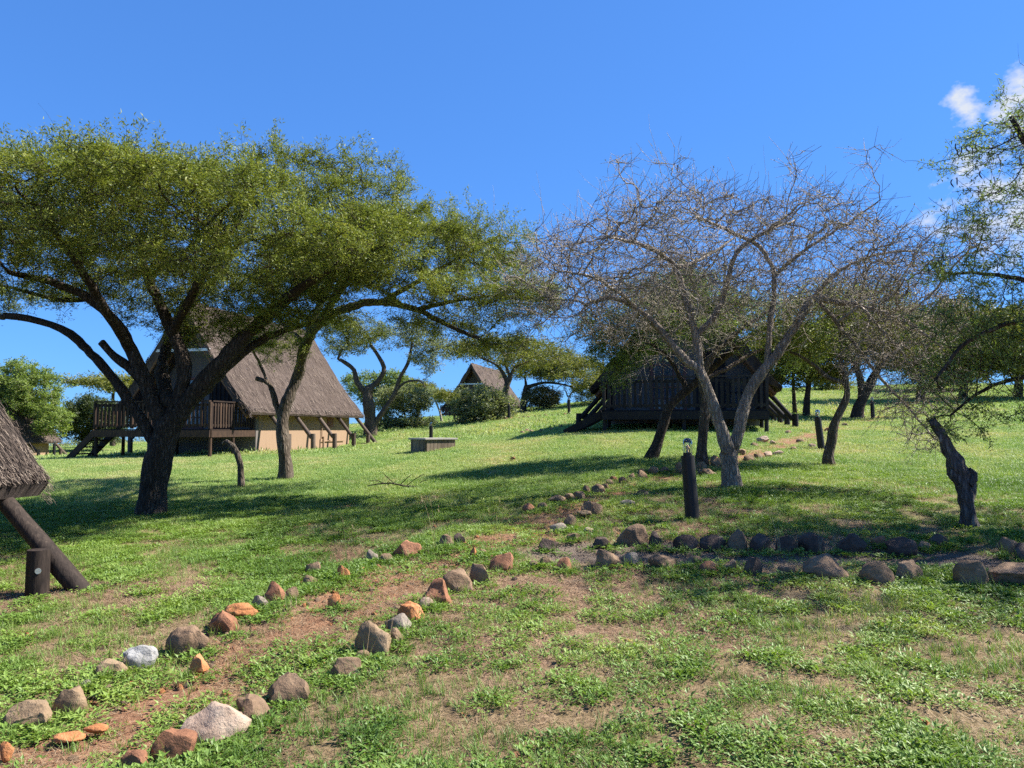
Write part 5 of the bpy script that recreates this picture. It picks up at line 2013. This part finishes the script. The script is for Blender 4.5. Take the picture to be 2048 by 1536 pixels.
def weed_gen(n, rad, L):
    def g_(r_):
        for k in range(n):
            a = r_.uniform(0, 2 * math.pi)
            q = rad * math.sqrt(r_.random())
            z = .008 + r_.uniform(0, .028) * (1 - q / rad * .5)
            yield leaf_quad((q * math.cos(a), q * math.sin(a), z), a + r_.uniform(-1.2, 1.2), L * r_.uniform(.6, 1.3), L * r_.uniform(.35, .6), r_.uniform(-.25, .75), r_)
            if k % 4 == 0:
                yield blade_strip((0, 0, 0), a, q + .01, .002, 1.1, .1)
    return g_


def tuft_gen(n, rad, L, w, lean=.9):
    def g_(r_):
        for k in range(n):
            a = r_.uniform(0, 2 * math.pi)
            q = rad * math.sqrt(r_.random())
            yield blade_strip((q * math.cos(a), q * math.sin(a), -.004), r_.uniform(0, 2 * math.pi), L * r_.uniform(.5, 1.25), w * r_.uniform(.7, 1.3), r_.uniform(.05, lean), r_.uniform(.1, .7))
    return g_


def straw_gen(n, rad, L):
    def g_(r_):
        for k in range(n):
            a = r_.uniform(0, 2 * math.pi)
            q = rad * math.sqrt(r_.random())
            yield blade_strip((q * math.cos(a), q * math.sin(a), r_.uniform(.002, .012)), r_.uniform(0, 2 * math.pi), L * r_.uniform(.5, 1.3), .003 * r_.uniform(.6, 1.3), r_.uniform(1.25, 1.6), r_.uniform(-.1, .1))
    return g_


def stalk_gen(h):
    def g_(r_):
        for k in range(3):
            yaw = r_.uniform(0, 6.28)
            v, f = blade_strip((r_.uniform(-.02, .02), r_.uniform(-.02, .02), 0), yaw, h * r_.uniform(.7, 1.1), .0035, .08, .08, 4)
            yield v, f
            tip = v[-1]
            for j in range(6):
                yield blade_strip((tip[0] + r_.uniform(-.004, .004), tip[1] + r_.uniform(-.004, .004), tip[2] - .012 * j), yaw + r_.uniform(-2, 2), .03, .005, r_.uniform(.2, .7), .1, 1)
    return g_


def pebble_proto(name, mat, seed):
    V, Fc = ico(1)
    r_ = np.random.default_rng(seed)
    V = V * r_.uniform(.65, 1.1, (len(V), 1)) * (1, .8, .6)
    me = mesh_np(name, V, Fc, mat, False)
    return bpy.data.objects.new(name, me)


def scatter(name, label, pts, rotz, scl, protos, cat, tilt=.1, idx=None):
    """geometry-node instancing of the given sources on the given points; one uncountable mass"""
    colx = bpy.data.collections.new(name + "_sources")
    for o in protos:
        colx.objects.link(o)
    n = len(pts)
    me = bpy.data.meshes.new(name)
    me.vertices.add(n)
    me.vertices.foreach_set("co", pts.astype(np.float32).ravel())
    a = me.attributes.new("rot", "FLOAT_VECTOR", "POINT")
    rt = np.c_[rng.normal(0, tilt, n), rng.normal(0, tilt, n), rotz]
    a.data.foreach_set("vector", rt.astype(np.float32).ravel())
    a = me.attributes.new("scl", "FLOAT", "POINT")
    a.data.foreach_set("value", scl.astype(np.float32))
    a = me.attributes.new("pick", "INT", "POINT")
    if idx is None:
        idx = rng.integers(0, len(protos), n)
    a.data.foreach_set("value", idx.astype(np.int32))
    o = obj_me(name, me)
    ng = bpy.data.node_groups.new(name + "_nodes", "GeometryNodeTree")
    ng.interface.new_socket("Geometry", in_out="INPUT", socket_type="NodeSocketGeometry")
    ng.interface.new_socket("Geometry", in_out="OUTPUT", socket_type="NodeSocketGeometry")
    gi = ng.nodes.new("NodeGroupInput")
    go = ng.nodes.new("NodeGroupOutput")
    m2p = ng.nodes.new("GeometryNodeMeshToPoints")
    ip = ng.nodes.new("GeometryNodeInstanceOnPoints")
    ci = ng.nodes.new("GeometryNodeCollectionInfo")
    ci.inputs["Collection"].default_value = colx
    ci.inputs["Separate Children"].default_value = True
    ci.inputs["Reset Children"].default_value = True

    def named(nm, typ):
        x = ng.nodes.new("GeometryNodeInputNamedAttribute")
        x.data_type = typ
        x.inputs["Name"].default_value = nm
        return x.outputs["Attribute"]

    ip.inputs["Pick Instance"].default_value = True
    ng.links.new(gi.outputs[0], m2p.inputs["Mesh"])
    ng.links.new(m2p.outputs[0], ip.inputs["Points"])
    ng.links.new(ci.outputs[0], ip.inputs["Instance"])
    ng.links.new(named("pick", "INT"), ip.inputs["Instance Index"])
    ng.links.new(named("rot", "FLOAT_VECTOR"), ip.inputs["Rotation"])
    ng.links.new(named("scl", "FLOAT"), ip.inputs["Scale"])
    ng.links.new(ip.outputs[0], go.inputs[0])
    md = o.modifiers.new("scatter", "NODES")
    md.node_group = ng
    tag(o, label, cat, kind="stuff")
    return o


def region(n, d0, d1, margin=1.12, power=1.0, xpad=.6):
    """points over the ground in view between distances d0 and d1, plus a margin"""
    u = rng.random(n)
    y = np.sqrt(d0 ** 2 + u * (d1 ** 2 - d0 ** 2)) if power == 1.0 else d0 + (d1 - d0) * u ** power
    hw = .665 * margin * y + xpad
    x = (rng.random(n) * 2 - 1) * hw
    return x, y


def height(x, y):
    """the ground sheet's own surface"""
    z = terrain(x, y)
    sm, ss = soil_main(x, y), soil_side(x, y)
    nw = np.clip((14 - np.hypot(x, y)) / 4, 0, 1)
    return z - .03 * np.maximum(sm, ss) * np.clip((25 - y) / 10, 0, 1) + nw * ((fbm(x, y, 6, 3) - .5) * .035 + (fbm(x, y, 20, 2) - .5) * .02 * (.3 + sm))


def keep_on(x, y, p):
    k = rng.random(len(x)) < p
    return x[k], y[k]


# broad-leaved weeds of the near ground
protos = [proto("weed_%d" % k, "weed_leaf", weed_gen(16 + 5 * k, .050 + .010 * k, .024 + .004 * (k % 3)), 20 + k) for k in range(6)]
x, y = region(66000, 3.0, 14.5)
dens = np.clip((fbm(x, y, 3.4, 4) - .42) * 8, 0, 1) * (1 - .72 * soil_main(x, y)) * (1 - soil_side(x, y)) * (1 - .6 * bare(x, y))
x, y = keep_on(x, y, dens)
scatter("ground_weeds", "low leafy green weeds covering the near ground", np.c_[x, y, height(x, y)], rng.random(len(x)) * 6.28, rng.uniform(.55, 1.35, len(x)), protos, "weeds")
# grass tufts
protos = [proto("tuft_%d" % k, "grass_blade", tuft_gen(13, .03, .055 + .008 * k, .0045), 40 + k) for k in range(5)]
x, y = region(110000, 3.0, 16.0)
dens = np.clip((fbm(x + 40, y, 1.7, 4) - .36) * 5, 0, 1) * (1 - .9 * soil_main(x, y)) * (1 - soil_side(x, y)) * (1 - .72 * bare(x, y)) * .85
x, y = keep_on(x, y, dens)
scatter("grass_tufts", "short green grass tufts between the weeds", np.c_[x, y, height(x, y)], rng.random(len(x)) * 6.28, rng.uniform(.5, 1.25, len(x)), protos, "grass")
# dry straw lying about
protos = [proto("straw_%d" % k, "straw_blade", straw_gen(12, .07, .06), 60 + k) for k in range(4)]
x, y = region(60000, 3.0, 13.0)
dens = np.clip(.45 + bare(x, y) - .15 * soil_main(x, y), 0, 1) * (1 - soil_side(x, y) * .9)
x, y = keep_on(x, y, dens)
scatter("dry_grass", "dry straw-coloured grass lying on the bare patches", np.c_[x, y, height(x, y)], rng.random(len(x)) * 6.28, rng.uniform(.6, 1.3, len(x)), protos, "dry grass", .05)
# lawn: patches of blades
protos = [proto("lawn_%d" % k, "lawn_blade", tuft_gen(46, .15, .06, .008, 1.0), 80 + k) for k in range(5)]
x, y = region(62000, 11.0, 30.0, 1.08)
dens = (1 - .9 * soil_main(x, y)) * (1 - soil_side(x, y)) * (1 - .45 * bare(x, y)) * np.clip((y - 10.5) / 4, 0, 1)
x, y = keep_on(x, y, dens)
scatter("lawn_grass", "short lawn grass under and beyond the thorn trees", np.c_[x, y, height(x, y)], rng.random(len(x)) * 6.28, rng.uniform(.6, 1.2, len(x)), protos, "grass")
protos = [proto("meadow_%d" % k, "lawn_blade", tuft_gen(60, .42, .065, .018, 1.1), 100 + k) for k in range(5)]
x, y = region(85000, 28.0, 96.0, 1.06)
x, y = keep_on(x, y, np.clip(1.15 - fbm(x, y, .3, 3) * .7, 0, 1))
scatter("meadow_grass", "grass of the far slope up to the ridge", np.c_[x, y, height(x, y)], rng.random(len(x)) * 6.28, rng.uniform(.55, 1.3, len(x)) * (1 + .6 * (fbm(x, y, .15, 2) > .6)), protos, "grass")
# tall seeding stalks
protos = [proto("stalk_%d" % k, "straw_blade", stalk_gen(.32 + .08 * k), 120 + k) for k in range(3)]
sp = [(650, 1108), (645, 1112), (700, 1140), (560, 1290), (600, 1330), (870, 1100), (930, 1080), (985, 1090), (780, 1300), (700, 1310), (1340, 930), (1320, 935), (1180, 1085), (1440, 1110), (1560, 1105), (840, 1245), (160, 1400), (210, 1390), (420, 1300), (735, 1330), (590, 1370), (250, 1360), (1890, 1095), (1640, 1105), (1760, 1170)]
Q = np.array([ground(a_, b_)[:] for a_, b_ in sp])
scatter("seeding_grass", "thin seeding grass stalks standing along the path", Q, rng.random(len(Q)) * 6.28, rng.uniform(.7, 1.2, len(Q)), protos, "grass", .12)
# longer green tufts hugging the stones
protos = [proto("long_%d" % k, "grass_blade", tuft_gen(16, .025, .14, .005, .8), 140 + k) for k in range(4)]
Q = []
for s_ in S:
    if s_[3] < 24:
        continue
    for k in range(3):
        Q.append(ground(s_[1] + random.uniform(-.55, .55) * s_[3], s_[2] + random.uniform(-.15, .25) * s_[4])[:])
Q = np.array(Q)
Q[:, 2] = height(Q[:, 0], Q[:, 1])
scatter("long_grass", "longer grass blades hugging the edging stones", Q, rng.random(len(Q)) * 6.28, rng.uniform(.5, 1.1, len(Q)), protos, "grass")
# weeds hugging the stones
protos = [proto("stoneweed_%d" % k, "weed_leaf", weed_gen(26, .075, .034), 160 + k) for k in range(4)]
Q = []
for s_ in S:
    for k in range(7):
        Q.append(ground(s_[1] + random.uniform(-.75, .75) * s_[3], s_[2] + random.uniform(-.05, .25) * s_[4])[:])
Q = np.array(Q)
Q[:, 2] = height(Q[:, 0], Q[:, 1])
scatter("stone_weeds", "leafy weeds growing round the edging stones", Q, rng.random(len(Q)) * 6.28, rng.uniform(.7, 1.4, len(Q)), protos, "weeds")
# gravel and clods on the paths
protos = [pebble_proto("clod_%d" % k, m_, 5 + k) for k, m_ in enumerate(["rock_rust", "rock_brown", "rock_orange", "rock_tan"])]
x, y = region(60000, 3.0, 13.0)
x, y = keep_on(x, y, soil_main(x, y) * .5 + .03)
scatter("soil_clods", "crumbs of red soil and little stones on the worn path", np.c_[x, y, height(x, y)], rng.random(len(x)) * 6.28, .004 + .045 * rng.random(len(x)) ** 7, protos, "soil", .6)
Q = []
for s_ in S:
    for k in range(9):
        Q.append(ground(s_[1] + random.gauss(0, .75) * max(s_[3], 30), s_[2] + random.gauss(0, .4) * s_[4])[:])
Q = np.array(Q)
Q[:, 2] = height(Q[:, 0], Q[:, 1])
protos = [pebble_proto("chip_%d" % k, m_, 25 + k) for k, m_ in enumerate(["rock_rust", "rock_brown", "rock_tan", "rock_dark"])]
scatter("stone_chips", "broken chips of stone lying round the edging stones", Q, rng.random(len(Q)) * 6.28, .008 + .04 * rng.random(len(Q)) ** 3, protos, "stone chips", .8)
protos = [pebble_proto("grit_%d" % k, m_, 15 + k) for k, m_ in enumerate(["rock_grey", "rock_dark", "rock_brown"])]
x, y = region(60000, 5.5, 11.0)
x, y = keep_on(x, y, soil_side(x, y) * .8)
scatter("path_gravel", "fine grey gravel of the side path", np.c_[x, y, height(x, y)], rng.random(len(x)) * 6.28, rng.uniform(.004, .012, len(x)), protos, "gravel", .6)
